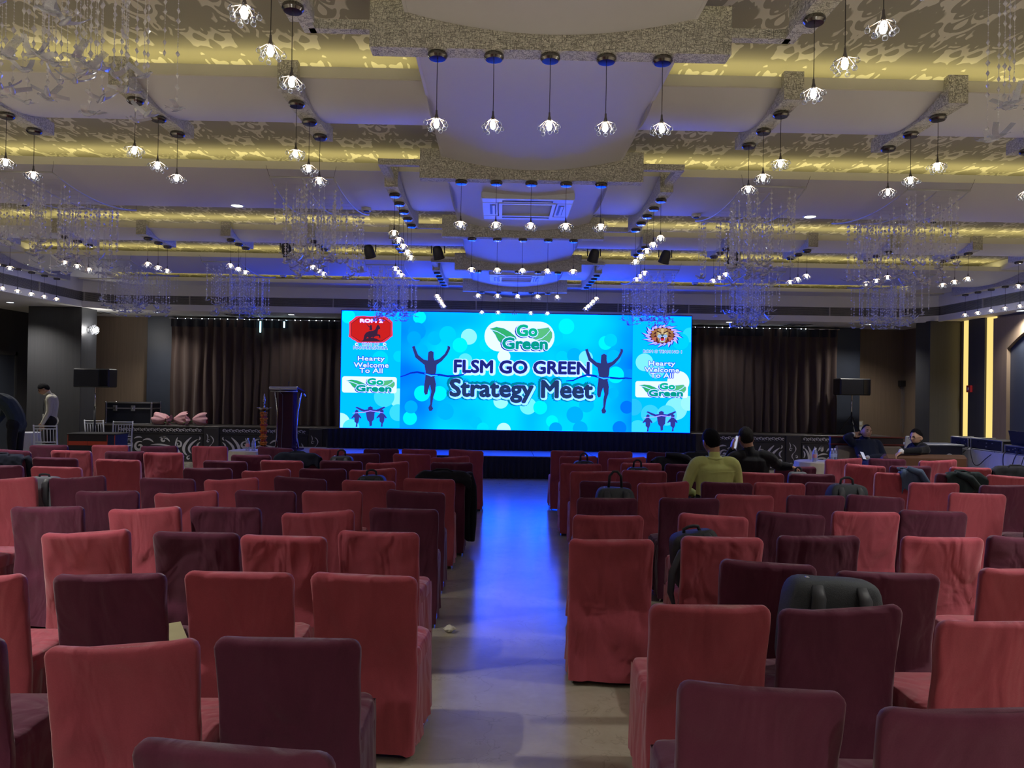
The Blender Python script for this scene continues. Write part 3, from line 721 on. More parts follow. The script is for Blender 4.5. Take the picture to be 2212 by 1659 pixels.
def pendant(x, y, z, drop, label, group, detail, lit=True):
    key = (round(drop, 2), detail, PCOUNT[0] % 3 if detail else 0, lit); PCOUNT[0] += 1
    if key not in PEND:
        o = pendant_proto('pendant_light', drop, detail, len(PEND)*3+1, lit); PEND[key] = o
        o.location = (x, y, z); o.rotation_euler = (0, 0, random.uniform(0, 6.28)); tag(o, label, group=group)
    else:
        copy_tree(PEND[key], (x, y, z), random.uniform(0, 6.28), label, group)
for bi, y in enumerate(BEAM_Y):
    nth = ORD[len(BEAM_Y)-1-bi]
    for k in range(5):
        lit = not (bi == 4 and k == 2)
        pendant(CX-.63+.315*k, y+.06, 3.572, .36, '%sglass droplet pendant, %s of five under the %s centre beam from the stage' % ('' if lit else 'unlit ', ORD[k], nth), 'pendants under the centre beams', bi < 2, lit)
def nth_tray(ti): return {2: 'third', 4: 'second', 6: 'first'}[ti]
for ti in (4, 6):
    y0, y1 = TRAYS[ti]
    for j, x in enumerate(SB_X):
        side = 'lectern side' if j < 6 else 'control table side'
        for k in range(3):
            f = (.22, .55, .86)[k]
            pendant(x, y0-.08+(y1-y0+.21)*f, 3.705, .33, 'droplet pendant, %s from the stage, %s side beam from centre, %s, %s tray' % (ORD[2-k], ORD[j % 6], side, 'far' if ti == 6 else 'near'), 'pendants under the short side beams', ti == 4)
for ti in (3, 5, 7):
    y0, y1 = TRAYS[ti]
    for x in LB_X+([CX-8.55, CX+8.55] if ti == 7 else []):
        side = 'lectern side' if x < CX else 'control table side'
        wh = 'outer rim beam' if abs(x-CX) > 3 else {3: 'third', 5: 'second', 7: 'first'}[ti]+' long beam from the stage'
        for k in range(5):
            yy = y0+.2+(y1-y0-.2)*k/4 if ti != 7 else y0+.15+(y1-y0-.3)*k/4
            pendant(x, yy, 3.645, .36, 'droplet pendant, %s from the stage, %s, %s' % (ORD[4-k], wh, side), 'pendants under the long beams', ti == 3)
# ------------------------------------------------------------------ downlights, detectors, air conditioners
def downlight(x, y, z, label, group, watts, r=.075, cone=130.):
    t = thing('downlight', label, 'downlight', (x, y, z), 0, group)
    MB().lathe([(r*.82, -.003), (r*.86, -.008), (r, -.007), (r*1.05, .0), (r*.8, .0)], 28).build('ring', M_WPLASTIC, t, smooth='auto')
    MB().lathe([(0, -.0035), (r*.83, -.0035), (r*.83, .0), (0, .0)], 28).build('lens', M_DOWN, t)
    l = bpy.data.lights.new('lamp', 'SPOT'); l.energy = watts; l.color = (1., .95, .88); l.spot_size = math.radians(cone); l.spot_blend = .8; l.shadow_soft_size = .07
    lo = bpy.data.objects.new('lamp', l); COL.objects.link(lo); lo.parent = t; lo.location = (0, 0, -.015)
    return t
DL = []  # all but the middle tray's inner pair are added, unseen, to light the hall
for ti in (1, 3, 5, 7):
    y0, y1 = TRAYS[ti]; yy = y0+(y1-y0)*.72; zz = ZT-.10*4*.72*.28
    for x in ((-3.0, 3.50, -6.1, 6.3) if ti != 3 else (-3.7, 4.3, -6.1, 6.5)):
        if ti == 3 and abs(x) < 4.5: DL.append((x, yy, zz, ti))
        elif ti != 3: DL.append((x, yy, zz, ti))
        else: DL.append((x, yy, zz, ti))
for x, y, z, ti in DL:
    if ti == 7:
        continue
    downlight(x, y, z-.002, 'round downlight in the %s long tray from the stage, %s one, %s' % ({7: 'first', 5: 'second', 3: 'third', 1: 'fourth'}[ti], 'inner' if abs(x) < 4.5 else 'outer', 'lectern side' if x < 0 else 'control table side'), 'tray downlights', DOWN_W*{1: 2.9, 3: 1.05, 5: .9}[ti]*(.3 if ti == 5 and abs(x) < 4 else 1.), cone=82. if ti == 5 and abs(x) < 4 else 132.)
for k_, x in enumerate((-7.55, -4.62, 5.05, 8.15)):
    downlight(x, 16.75, ZS-.001, 'round soffit downlight over the stage, %s' % ('nearest the wall lamp column', 'above the lectern end', 'beside the screen, control table side', 'above the stage loudspeaker')[k_], 'soffit downlights over the stage', 45. if abs(x) < 6 else 120., .08)
for x, y in ((-9.75, 15.2), (-9.75, 11.), (-9.75, 6.), (9.4, 13.6), (9.4, 11.), (9.4, 6.)):  # arched wall lamp nearest the stage is added, unseen, to brighten the control table
    downlight(x, y, ZS-.001, 'round soffit downlight along the %s wall, %s the stage' % ('door' if x < 0 else 'arched', {15.2: 'nearest', 13.6: 'nearest', 11.: 'midway from', 6.: 'farther from'}[y]), 'soffit downlights at the sides', 200. if y > 12 else 90., .08)
for x, y in ((-5.45, 8.7), (-1.55, 8.62), (2.2, 8.6), (4.95, 8.65), (-4.05, 14.1), (-2.9, 14.1), (3.6, 14.1), (.9, 13.0)):
    zz = ZT-.4*((y-7.42)/1.63)*(1-(y-7.42)/1.63)-.001 if y < 10 else ZT-.4*((y-12.6)/1.82)*(1-(y-12.6)/1.82)-.001
    if abs(x-.9) < .01: continue
    t = thing('smoke_detector', 'round white smoke detector, %s long tray from the stage, %s, %s' % ('second' if y < 10 else 'first', 'inner' if abs(x-CX) < 3.2 else 'outer', 'lectern side' if x < 0 else 'control table side'), 'smoke detector', (x, y, zz), 0, 'smoke detectors')
    MB().lathe([(.055, 0), (.057, -.02), (.05, -.035), (.0, -.035)], 20).build('body', M_WPLASTIC, t, smooth='auto')
    MB().lathe([(.034, -.034), (.032, -.044), (.0, -.046)], 16).build('sensor', M_BLACK, t, smooth='auto')
M_ACW = plain('ac_panel', (.60, .62, .66), rough=.35, var=.03)
def cassette(y, label):
    t = thing('air_conditioner', label, 'air conditioner', (CX, y, 3.70)); h = .475
    mb = MB()
    # panel frame with a central opening and four louvre slots
    mb.bbox(-h, h, -h, -.30, -.075, 0, .012); mb.bbox(-h, h, .30, h, -.075, 0, .012); mb.bbox(-h, -.30, -.30, .30, -.075, 0, .012); mb.bbox(.30, h, -.30, .30, -.075, 0, .012)
    mb.box(-.3, .3, -.3, .3, -.05, 0)
    mb.build('panel', M_ACW, t, smooth=False)
    g = MB(); g.box(-.255, .255, -.245, .245, -.058, -.05); g.build('grille_back', M_BLACK, t)
    fr = MB(); fr.box(-.295, .295, -.295, -.25, -.082, -.05); fr.box(-.295, .295, .25, .295, -.082, -.05); fr.box(-.295, -.26, -.25, .25, -.082, -.05); fr.box(.26, .295, -.25, .25, -.082, -.05)
    fr.build('grille_frame', M_ACW, t)
    for i in range(21): MB().box(-.258, .258, -.246+i*.0242, -.246+i*.0242+.004, -.066, -.058).build('grille_bar', M_ACW, t)
    for sx, sy in ((0, -1), (0, 1), (-1, 0), (1, 0)):
        m = MB()
        if sx == 0: m.box(-.26, .26, sy*.36-.03, sy*.36+.03, -.0775, -.074)
        else: m.box(sx*.36-.03, sx*.36+.03, -.21, .21, -.0775, -.074)
        m.build('louvre_slot', M_BLACK, t)
        m = MB()
        if sx == 0: m.bbox(-.25, .25, sy*.36-.006, sy*.36+.022, -.082, -.076, .002)
        else: m.bbox(sx*.36-.006, sx*.36+.022, -.20, .20, -.082, -.076, .002)
        m.build('louvre', M_ACW, t)
cassette(8.12, 'square ceiling cassette air conditioner nearer the entrance'); cassette(13.25, 'square ceiling cassette air conditioner nearer the stage')
for x, y in ((-5.85, 17.0), (-9.0, 16.95), (6.7, 17.05)):
    t = thing('ceiling_vent', 'square soffit air diffuser, %s' % ('near the wall lamp column' if x < -8 else 'above the lectern side curtain' if x < 0 else 'above the control table side curtain'), 'vent', (x, y, ZS-.001), 0, 'soffit diffusers')
    MB().bbox(-.3, .3, -.3, .3, -.012, 0, .004).build('frame', M_WPLASTIC, t)
    for k in range(4): q = .25-.06*k; MB().box(-q, q, -q, q, -.016-.004*k, -.012-.004*k).build('cone', M_VENT if k % 2 else M_DARKVOID, t)
# stage spotlights hanging in the far cove
def par(x, tilt, yaw, label):
    t = thing('stage_light', label, 'stage light', (x, 11.75, ZU))
    MB().box(-.05, .05, -.05, .05, -.02, 0).tube([(0, 0, -.02), (0, 0, 3.965-ZU)], .01).build('clamp', M_BLACK, t)
    MB().tube([(-.10, 0, 3.79-ZU), (-.10, 0, 3.95-ZU), (-.08, 0, 3.965-ZU), (.08, 0, 3.965-ZU), (.10, 0, 3.95-ZU), (.10, 0, 3.79-ZU)], .009, 6).build('yoke', M_BLACK, t)
    M = T3(0, 0, 3.80-ZU) @ R3('Z', yaw) @ R3('X', tilt)
    MB().lathe([(0, .10), (.045, .10), (.07, .065), (.080, .0), (.080, -.075), (.086, -.075), (.086, -.10), (.074, -.10), (.073, -.07), (0, -.07)], 20, M).build('can', M_BLACK, t, smooth='auto')
    MB().lathe([(0, -.082), (.072, -.082), (.072, -.072), (0, -.072)], 18, M).build('lens', plain('par_lens', (.03, .05, .16), rough=.1) if 'par_lens' not in MATS else MATS['par_lens'], t)
for i, x in enumerate((-3.33, -2.06, -1.0, 1.42, 2.53, 3.6)):
    par(x, .45, (-.5 if x < 0 else .5), 'black can stage light, %s out from the centre on the %s' % (ORD[(2, 1, 0, 0, 1, 2)[i]], 'lectern side' if x < 0 else 'control table side'))
# ------------------------------------------------------------------ crystal chandeliers
M_CRYS = plain('crystal_bead', (.80, .79, .80), rough=.12, var=.25, scale=90, spec=.9)
M_BIRD = crystal('glass_bird', (.72, .75, .86), .38); MATS['glass_bird'].node_tree.nodes['Principled BSDF'].inputs['Metallic'].default_value = .2; MATS['glass_bird'].node_tree.nodes['Principled BSDF'].inputs['Roughness'].default_value = .14
M_FRAMEW = plain('frame_white', (.52, .52, .55), rough=.4, metal=.2)
def string_mesh(L, seed):
    rnd = random.Random(seed); mb = MB(); z = -.02
    mb.tube([(0, 0, 0), (0, 0, -L)], .0011, 3)
    while z > -L+.02:
        k = rnd.random()
        if k < .72:
            h = .017; r = .0112; a = rnd.uniform(0, 1.5); c, s = math.cos(a), math.sin(a); zz = z-h
            mb.add([(0, 0, z), (r*c, r*s, zz), (-.75*r*s, .75*r*c, zz), (-r*c, -r*s, zz), (.75*r*s, -.75*r*c, zz), (0, 0, z-2*h)],
                   [(0, 1, 2), (0, 2, 3), (0, 3, 4), (0, 4, 1), (5, 2, 1), (5, 3, 2), (5, 4, 3), (5, 1, 4)]); z -= 2*h+rnd.uniform(.012, .03)
        else:
            for q in range(rnd.randint(2, 4)):
                r = .0042; mb.add([(0, 0, z), (r, 0, z-r), (-.5*r, .87*r, z-r), (-.5*r, -.87*r, z-r), (0, 0, z-2*r)], [(0, 1, 2), (0, 2, 3), (0, 3, 1), (4, 2, 1), (4, 3, 2), (4, 1, 3)]); z -= .014
            z -= .008
    return mb.mesh('crystal_string', M_CRYS)
STR_L = [.34, .42, .5, .58, .66, .74]
STRS = [string_mesh(L, i) for i, L in enumerate(STR_L)]
def bird_mesh(seed):
    rnd = random.Random(seed); mb = MB(); s = 1.
    # body along +x, swept wings, forked tail
    mb.tube([(-.034, 0, .002), (-.02, 0, 0), (0, 0, -.002), (.02, 0, 0), (.032, 0, .006), (.040, 0, .006), (.048, 0, .004)], [.003, .008, .012, .010, .006, .0065, .001], 8)
    up = rnd.uniform(.2, .9)
    for sd in (-1, 1):
        n = 6
        lead = [(.014-.002*i*i*.6, sd*(.006+.013*i), up*(.004*i+.0018*i*i)) for i in range(n)]
        trail = [(-.016+.001*i-.0022*i*i*.5, sd*(.006+.0125*i), up*(.004*i+.0016*i*i)-.002) for i in range(n)]
        vs = lead+trail; fs = [(i, i+1, n+i+1, n+i) for i in range(n-1)]
        mb.add(vs, fs); mb.add([(x, y, z-.0025) for x, y, z in vs], [f[::-1] for f in fs])
        mb.add([(-.03, 0, .003), (-.062, sd*.020, .008), (-.054, sd*.004, .006)], [(0, 1, 2)])
    return mb.mesh('glass_bird', M_BIRD, smooth=True)
BIRDS = [bird_mesh(i) for i in range(5)]
def chandelier(xc, ti, label, n_str, n_bird, seed, wn=.62, wf_=.78):
    rnd = random.Random(seed); y0, y1 = TRAYS[ti]; ya, yb = y0+.0, y1-.1; sag = .09
    t = thing('crystal_chandelier', label, 'chandelier', (xc, (ya+yb)/2, 3.745), 0, 'crystal bird chandeliers')
    yo = (ya+yb)/2
    def hx(v): return (wn+(wf_-wn)*v)/2
    def zr(v): return -sag*4*v*(1-v)-.012
    for u in (-1, 0, 1):
        MB().tube([(u*hx(k/12), ya+(yb-ya)*k/12-yo, zr(k/12)) for k in range(13)], .010, 6, sq=(1., .7)).build('rail', M_FRAMEW, t, smooth=True)
    for v in (0, 1):
        MB().tube([(-hx(v), ya+(yb-ya)*v-yo, zr(v)), (hx(v), ya+(yb-ya)*v-yo, zr(v))], .011, 6).build('end_bar', M_FRAMEW, t, smooth=True)
    mb = MB()
    for u in (-1, 1):
        mb.tube([(u*hx(0), ya-yo, zr(0)), (u*(hx(0)+.03), ya-yo-.03, ZT+.03-3.745)], .0015, 4)
        mb.tube([(u*hx(1), yb-yo, zr(1)), (u*hx(1), yb-yo, ZU-3.745)], .0015, 4)
    mb.build('hanging_wire', M_WIRE, t)
    # net of fine wires that carries the strings
    mb = MB()
    for k in range(1, 12):
        v = k/12; mb.tube([(-hx(v), ya+(yb-ya)*v-yo, zr(v)-.004), (hx(v), ya+(yb-ya)*v-yo, zr(v)-.004)], .0016, 3)
    mb.build('cross_wires', M_FRAMEW, t)
    ends = []
    for i in range(n_str):
        v = min(1, max(0, (i+rnd.random())/n_str)); u = rnd.uniform(-1, 1); li = rnd.choice((1, 2, 2, 3, 3, 4, 4, 5))
        px, py, pz = u*hx(v), ya+(yb-ya)*v-yo, zr(v)-.004
        o = link('crystal_string', STRS[li], t, (px, py, pz), (0, 0, rnd.uniform(0, 6.28))); o.scale = (1.35, 1.35, 1.) if ti > 3 else (1., 1., 1.); ends.append((px, py, pz-STR_L[li]))
    ends.sort(key=lambda e: e[2])
    for i in range(n_bird):
        px, py, pz = ends[i % len(ends)]
        s_ = rnd.uniform(.85, 1.15)
        o = link('glass_bird', rnd.choice(BIRDS), t, (px, py, pz-.004), (rnd.uniform(-.3, .3), rnd.uniform(-.35, .35), rnd.uniform(0, 6.28))); o.scale = (s_, s_, s_)
    return t
chandelier(-1.98, 3, 'crystal bead chandelier with glass birds, inner one on the lectern side nearest the entrance', 90, 52, 1)
chandelier(2.72, 3, 'crystal bead chandelier with glass birds, inner one on the control table side nearest the entrance', 90, 52, 2)
for xc, w_, sd in ((-1.97, 'inner one on the lectern side, middle tray', 3), (-4.69, 'outer one on the lectern side, middle tray', 4), (2.67, 'inner one on the control table side, middle tray', 5), (4.30, 'outer one on the control table side, middle tray', 6)):
    chandelier(xc, 5, 'crystal bead chandelier with glass birds, '+w_, 90, 50, sd)
for xc, w_, sd in ((-1.95, 'first from the screen, lectern side', 7), (-4.65, 'second from the screen, lectern side', 8), (-6.45, 'third from the screen, lectern side', 9), (2.64, 'first from the screen, control table side', 10), (4.42, 'second from the screen, control table side', 11), (6.95, 'third from the screen, control table side', 12)):
    chandelier(xc, 7, 'crystal bead chandelier with glass birds by the stage, '+w_, 96, 64, sd)
# ------------------------------------------------------------------ covered banquet chairs
from mathutils import noise as mnoise
M_RED = cloth('rose_cover', (.22, .038, .058), (.47, .092, .130), sheen=.35, fold=.8)
M_MAR = cloth('maroon_cover', (.062, .013, .031), (.135, .030, .066), sheen=.25, fold=.7)
def fold_fn(seed):
    rnd = random.Random(seed); th = rnd.uniform(-.9, .9); c, s = math.cos(th), math.sin(th); th2 = rnd.choice((-1, 1))*rnd.uniform(.5, 1.1); c2, s2 = math.cos(th2), math.sin(th2)
    def f(x, z):
        a, b = x*c+z*s, -x*s+z*c; a2, b2 = x*c2+z*s2, -x*s2+z*c2
        n1 = mnoise.noise(Vector((a*8, b*2.2, seed*3.7))); n2 = mnoise.noise(Vector((a2*11, b2*2.5, seed*1.9+40)))
        wgt = .35+.65*max(0., min(1., (.75-z)/.35))
        return .014*n1*wgt+.020*(1-abs(n2)*2.4)*wgt*max(0., min(1., 1.6*n1+.5))-.010*math.exp(-((z-.42-.03*math.sin(x*5+seed))/.03)**2)
    return f
HW, TH_, ZTOP = .2425, .060, .853
def backrest_mesh(seed):
    rnd = random.Random(seed*11+3); f = fold_fn(seed); slant = rnd.choice((0, .004, -.004, .014, -.014)); dip = rnd.uniform(.010, .024)
    zs = [.03, .08, .16, .24, .30, .35, .39, .42, .45, .50, .55, .60, .65, .70, .75, .79, .815, .832, .843, .849, .852]
    nu = 44; mb = MB(); n = len(zs)
    rc, rt = .046, .028
    def ring(z):
        hw = HW-.006*math.sin(PI*max(0, min(1, (z-.30)/.50)))-(.010 if z < .42 else 0)*(1-z/.42)
        t = TH_/2
        k = z-(ZTOP-rc)
        if k > 0: hw -= rc-math.sqrt(max(0., rc*rc-k*k))
        k = z-(ZTOP-rt)
        if k > 0: t -= (rt-math.sqrt(max(0., rt*rt-k*k)))*.95
        lean = -.065*max(0., (z-.45)/.40)**1.2
        return hw, t, lean
    def fn(u, v):
        z = zs[min(n-1, int(round(v*(n-1))))]; hw, t, lean = ring(z); a = 2*PI*u
        ca, sa = math.cos(a), math.sin(a); e = .33
        x = hw*math.copysign(abs(ca)**e, ca); y = t*math.copysign(abs(sa)**e, sa)
        d = f(x, z) if sa < .2 else .4*f(x+3, z)
        side = 1 if sa > 0 else -1
        zz = z+(slant*x/HW+dip*((x/HW)**2-.5))*max(0., min(1., (z-.55)/.3))
        xx = x+.004*mnoise.noise(Vector((z*9, seed, math.copysign(1, ca))))*max(0, abs(ca)-.5)*2
        return (xx, TH_/2+y+side*d*min(1., abs(sa)*3)*-1*(-1 if sa > 0 else 1)*(-1)+lean, zz)
    mb.grid(fn, nu, n-1, closeu=True)
    b = len(mb.v)-nu; mb.f.append(tuple(range(b, b+nu))); mb.m.append(0)
    return mb.mesh('backrest', M_RED, smooth=True)
def seat_mesh(seed):
    mb = MB(); hx, y0, y1, z0, z1 = .236, .045, .475, .40, .478
    def fn(u, v):
        a = 2*PI*u; ca, sa = math.cos(a), math.sin(a); e = .30
        k = min(1., v*1.0); prof = [(1, z0), (1.0, z0+.03), (.995, z1-.022), (.965, z1-.006), (.90, z1), (.55, z1+.006), (.02, z1+.008)]
        q = v*(len(prof)-1); i = min(len(prof)-2, int(q)); t = q-i; s = prof[i][0]*(1-t)+prof[i+1][0]*t; z = prof[i][1]*(1-t)+prof[i+1][1]*t
        x = hx*s*math.copysign(abs(ca)**e, ca); y = (y0+y1)/2+(y1-y0)/2*s*math.copysign(abs(sa)**e, sa)
        z += .006*mnoise.noise(Vector((x*9, y*9, seed*2.3)))*(z > z1-.03)+.005*mnoise.noise(Vector((x*22, y*6, seed*1.3)))*(z > z1-.03)
        return (x, y, z)
    mb.grid(fn, 40, 12, closeu=True)
    return mb.mesh('seat', M_RED, smooth=True)
def skirt_mesh(seed):
    rnd = random.Random(seed+90); ph = [rnd.uniform(0, 6.28) for _ in range(4)]; mb = MB()
    hx, y0, y1 = .228, .05, .462; lift = rnd.uniform(-.01, .05)
    def fn(u, v):
        # open loop from the back left corner round the front to the back right corner
        per = [(-hx, y0), (-hx, y1), (hx, y1), (hx, y0)]; q = u*3; i = min(2, int(q)); t = q-i
        x = per[i][0]*(1-t)+per[i+1][0]*t; y = per[i][1]*(1-t)+per[i+1][1]*t
        nx, ny = ((-1, 0), (0, 1), (1, 0))[i]
        z = .45-(.45-.045)*v
        corner = math.exp(-((t-0)/.12)**2)+math.exp(-((t-1)/.12)**2)
        amp = v*(.010*math.sin(t*13+ph[i])+.007*math.sin(t*29+ph[3]))*(1-.6*corner)
        fl = .010*v+amp*.8+.004*mnoise.noise(Vector((u*9, v*3, seed)))
        z += v*(lift*(y-y0)/(y1-y0)*(.6 if i != 1 else 1.)+.006*math.sin(t*9+ph[2]))
        return (x+nx*fl+(.006*v*corner*(1 if x > 0 else -1) if i == 1 else 0), y+ny*fl+(.006*v*corner if i != 1 and y > .3 else 0), z)
    mb.grid(fn, 48, 10)
    return mb.mesh('skirt', M_RED, smooth=True)
def frame_mesh(sx):
    return MB().tube([(sx*.205, .035, .45), (sx*.210, .03, .05), (sx*.210, .035, .012), (sx*.210, .06, .009), (sx*.210, .44, .009), (sx*.210, .465, .012), (sx*.210, .47, .05), (sx*.200, .45, .45)], .0085, 7).mesh('sled_leg', M_CHROME, smooth=True)
NV = 7
def recolour(me, mat):
    m2 = me.copy(); m2.materials[0] = mat; return m2
CH_B = [backrest_mesh(i) for i in range(NV)]; CH_S = [seat_mesh(i) for i in range(4)]; CH_K = [skirt_mesh(i) for i in range(5)]; CH_F = [frame_mesh(-1), frame_mesh(1)]
CH = {'R': (CH_B, CH_S, CH_K), 'D': tuple([recolour(m, M_MAR) for m in L_] for L_ in (CH_B, CH_S, CH_K))}
CHAIRS = [
(-6.07,10.29,'D',1,'L'), (-5.32,10.44,'R',1,'L'), (-4.64,10.40,'D',1,'L'), (-4.00,10.52,'R',1,'L'), (-3.07,10.45,'D',1,'L'), (-2.36,10.42,'R',1,'L'),
(-1.63,10.47,'D',1,'L'), (-1.11,10.53,'R',1,'L'), (-0.46,10.49,'R',1,'L'), (-6.08,9.51,'D',2,'L'), (-5.34,9.53,'R',2,'L'), (-4.67,9.52,'D',2,'L'),
(-4.15,9.42,'R',2,'L'), (-3.03,9.29,'D',2,'L'), (-2.51,9.50,'J',2,'L'), (-1.77,9.70,'D',2,'L'), (-1.12,9.74,'R',2,'L'), (-0.61,9.42,'R',2,'L'),
(-5.67,8.73,'J',3,'L'), (-5.00,8.60,'D',3,'L'), (-4.24,8.49,'R',3,'L'), (-3.06,8.51,'D',3,'L'), (-2.47,8.65,'R',3,'L'), (-1.81,8.70,'D',3,'L'),
(-1.27,8.61,'R',3,'L'), (-0.54,8.66,'D',3,'L'), (-5.06,7.71,'D',4,'L'), (-4.44,7.66,'R',4,'L'), (-2.96,7.73,'D',4,'L'), (-2.34,7.64,'R',4,'L'),
(-1.82,7.84,'D',4,'L'), (-1.31,7.86,'R',4,'L'), (-0.58,7.65,'J',4,'L'), (-4.31,6.70,'R',5,'L'), (-3.79,6.86,'D',5,'L'), (-2.98,6.85,'D',5,'L'),
(-2.42,6.88,'R',5,'L'), (-1.84,7.04,'D',5,'L'), (-1.18,6.89,'R',5,'L'), (-0.65,7.09,'R',5,'L'), (-3.07,5.98,'D',6,'L'), (-2.46,5.99,'R',6,'L'),
(-1.88,6.13,'D',6,'L'), (-1.35,6.15,'R',6,'L'), (-0.68,6.22,'D',6,'L'), (-3.69,5.18,'R',7,'L'), (-3.07,5.19,'D',7,'L'), (-2.41,5.19,'R',7,'L'),
(-1.89,5.27,'D',7,'L'), (-1.22,5.13,'R',7,'L'), (-0.66,5.31,'D',7,'L'), (-2.35,4.34,'R',8,'L'), (-1.73,4.36,'D',8,'L'), (-1.21,4.29,'R',8,'L'),
(-0.70,4.45,'R',8,'L'), (-2.29,3.29,'R',9,'L'), (-1.72,3.37,'D',9,'L'), (-1.17,3.44,'R',9,'L'), (-0.60,3.42,'R',9,'L'), (-1.87,2.50,'D',10,'L'),
(-1.22,2.47,'R',10,'L'), (-0.70,2.54,'D',10,'L'), (-0.61,1.77,'D',11,'L'), (0.96,10.62,'R',1,'R'), (1.63,10.62,'R',1,'R'), (2.30,10.54,'D',1,'R'),
(2.83,10.56,'J',1,'R'), (4.57,9.98,'R',1,'R'), (5.19,10.05,'D',1,'R'), (5.81,9.94,'R',1,'R'), (1.02,9.75,'R',2,'R'), (1.63,9.65,'R',2,'R'),
(2.23,9.68,'J',2,'R'), (2.90,9.79,'G',2,'R'), (3.47,8.81,'D',3,'R'), (4.44,9.11,'R',2,'R'), (4.97,9.07,'D',2,'R'), (5.66,9.00,'R',2,'R'),
(6.21,9.02,'J',2,'R'), (0.95,8.77,'R',3,'R'), (1.68,8.93,'R',3,'R'), (2.20,8.90,'D',3,'R'), (2.80,8.04,'R',4,'R'), (3.32,7.97,'D',4,'R'),
(4.37,8.24,'R',3,'R'), (4.98,8.13,'D',3,'R'), (5.50,8.06,'R',3,'R'), (0.99,7.94,'R',4,'R'), (1.56,8.10,'R',4,'R'), (2.14,8.04,'D',4,'R'),
(2.67,7.15,'R',5,'R'), (3.19,7.21,'D',5,'R'), (4.25,7.32,'R',4,'R'), (4.88,7.21,'D',4,'R'), (1.00,7.07,'D',5,'R'), (1.54,7.06,'R',5,'R'),
(2.16,7.13,'D',5,'R'), (2.05,6.27,'R',6,'R'), (2.66,6.30,'D',6,'R'), (3.17,6.31,'D',5,'R'), (4.20,6.57,'R',5,'R'), (4.71,6.30,'D',5,'R'),
(0.86,5.97,'D',6,'R'), (1.53,6.04,'D',6,'R'), (2.67,5.45,'R',6,'R'), (3.21,5.53,'D',6,'R'), (0.75,5.14,'R',7,'R'), (1.49,5.21,'R',7,'R'),
(2.08,5.34,'D',7,'R'), (2.68,4.51,'R',7,'R'), (3.20,4.51,'D',7,'R'), (0.65,4.30,'R',8,'R'), (1.32,4.42,'R',8,'R'), (1.92,4.49,'D',8,'R'),
(2.64,3.70,'R',8,'R'), (1.36,3.77,'D',9,'R'), (1.87,3.58,'D',9,'R'), (0.85,2.99,'R',10,'R'), (1.37,2.98,'D',10,'R'), (1.91,2.82,'R',10,'R'),
(0.77,2.16,'D',11,'R'), (1.29,2.02,'D',11,'R'), ]
rows = {}
for c in CHAIRS: rows.setdefault((c[3], c[4]), []).append(c)
CHAIR_AT = {}
YAW = {(-.70, 4.45): -.10, (-.60, 3.42): -.08, (.65, 4.30): -.07, (-.61, 1.77): -.12, (1.85, 3.58): -.09, (-.72, 2.54): -.03, (.77, 2.16): -.02, (1.29, 2.02): -.02}
rc_ = random.Random(5)
def build_chair(x, y, col, label, yaw):
    t = thing('banquet_chair', label, 'chair', (x, y+.065, 0), yaw, 'covered banquet chairs')
    B, S, K = CH[col]
    link('backrest', rc_.choice(B), t); link('seat', rc_.choice(S), t); link('skirt', rc_.choice(K), t)
    link('sled_leg', CH_F[0], t); link('sled_leg', CH_F[1], t)
    return t
for (row, side), L_ in sorted(rows.items()):
    L_.sort(key=lambda c: abs(c[0]-CX))
    for k, (x, y, c, _, s) in enumerate(L_):
        col = {'R': 'R', 'D': 'D', 'J': 'D', 'G': 'D'}[c]
        lab = '%s covered chair, %s row from the stage, %s from the aisle, %s' % ('rose red' if col == 'R' else 'dark maroon', ORD[row-1], ORD[k], 'lectern side' if side == 'L' else 'control table side')
        yaw = YAW.get((x, y), rc_.uniform(-.03, .03)-.012*x)
        CHAIR_AT[(x, y)] = build_chair(x, y, col, lab, yaw)
# ------------------------------------------------------------------ stage, curtains, platform
M_STAGE = plain('stage_paint', (.045, .043, .046), rough=.5, var=.25, scale=6)
M_SCROLL = plain('scroll_silver', (.72, .72, .74), rough=.5, var=.1)
M_DRAPE = cloth('brown_drape', (.050, .034, .029), (.084, .058, .050), sheen=.2, fold=.1, rnd=.02)
M_BLKCLOTH = cloth('black_satin', (.010, .010, .013), (.024, .024, .030), sheen=.2, rough=.5, fold=.1, rnd=.02)
ST_Y, ST_Z = 16.8, .79
stage = thing('stage', 'long dark stage riser with silver scroll carving on its front', 'stage', (0, ST_Y, 0))
MB().box(-9.2, 8.70, .03, 18.04-ST_Y, 0, ST_Z-.03).build('body', M_STAGE, stage)
MB().bbox(-9.22, 8.72, -.01, 18.04-ST_Y, ST_Z-.03, ST_Z, .006).build('deck', plain('deck_board', (.07, .062, .058), rough=.4), stage)
MB().box(-9.2, 7.75, .0, .03, 0, .06).build('plinth', M_STAGE, stage)
def stroke(mb, pts, w0, y0=-.012, y1=.0):
    """flat tapered ribbon with thickness; pts are (x, z); wide in the middle, thin at the ends"""
    n = len(pts); L_ = []; R_ = []
    for i, (x, z) in enumerate(pts):
        a = Vector(pts[max(0, i-1)]); b = Vector(pts[min(n-1, i+1)]); t = b-a; t = t/(t.length or 1); nn = Vector((-t.y, t.x)); k = i/(n-1)
        wd = w0*(.18+.82*math.sin(PI*k)**.8)
        L_.append((x+nn.x*wd, z+nn.y*wd)); R_.append((x-nn.x*wd, z-nn.y*wd))
    vs = [(x, y0, z) for x, z in L_]+[(x, y0, z) for x, z in R_]+[(x, y1, z) for x, z in L_]+[(x, y1, z) for x, z in R_]
    fs = []
    for i in range(n-1): fs += [(i, n+i, n+i+1, i+1), (i, i+1, 2*n+i+1, 2*n+i), (n+i, 3*n+i, 3*n+i+1, n+i+1)]
    mb.add(vs, fs)
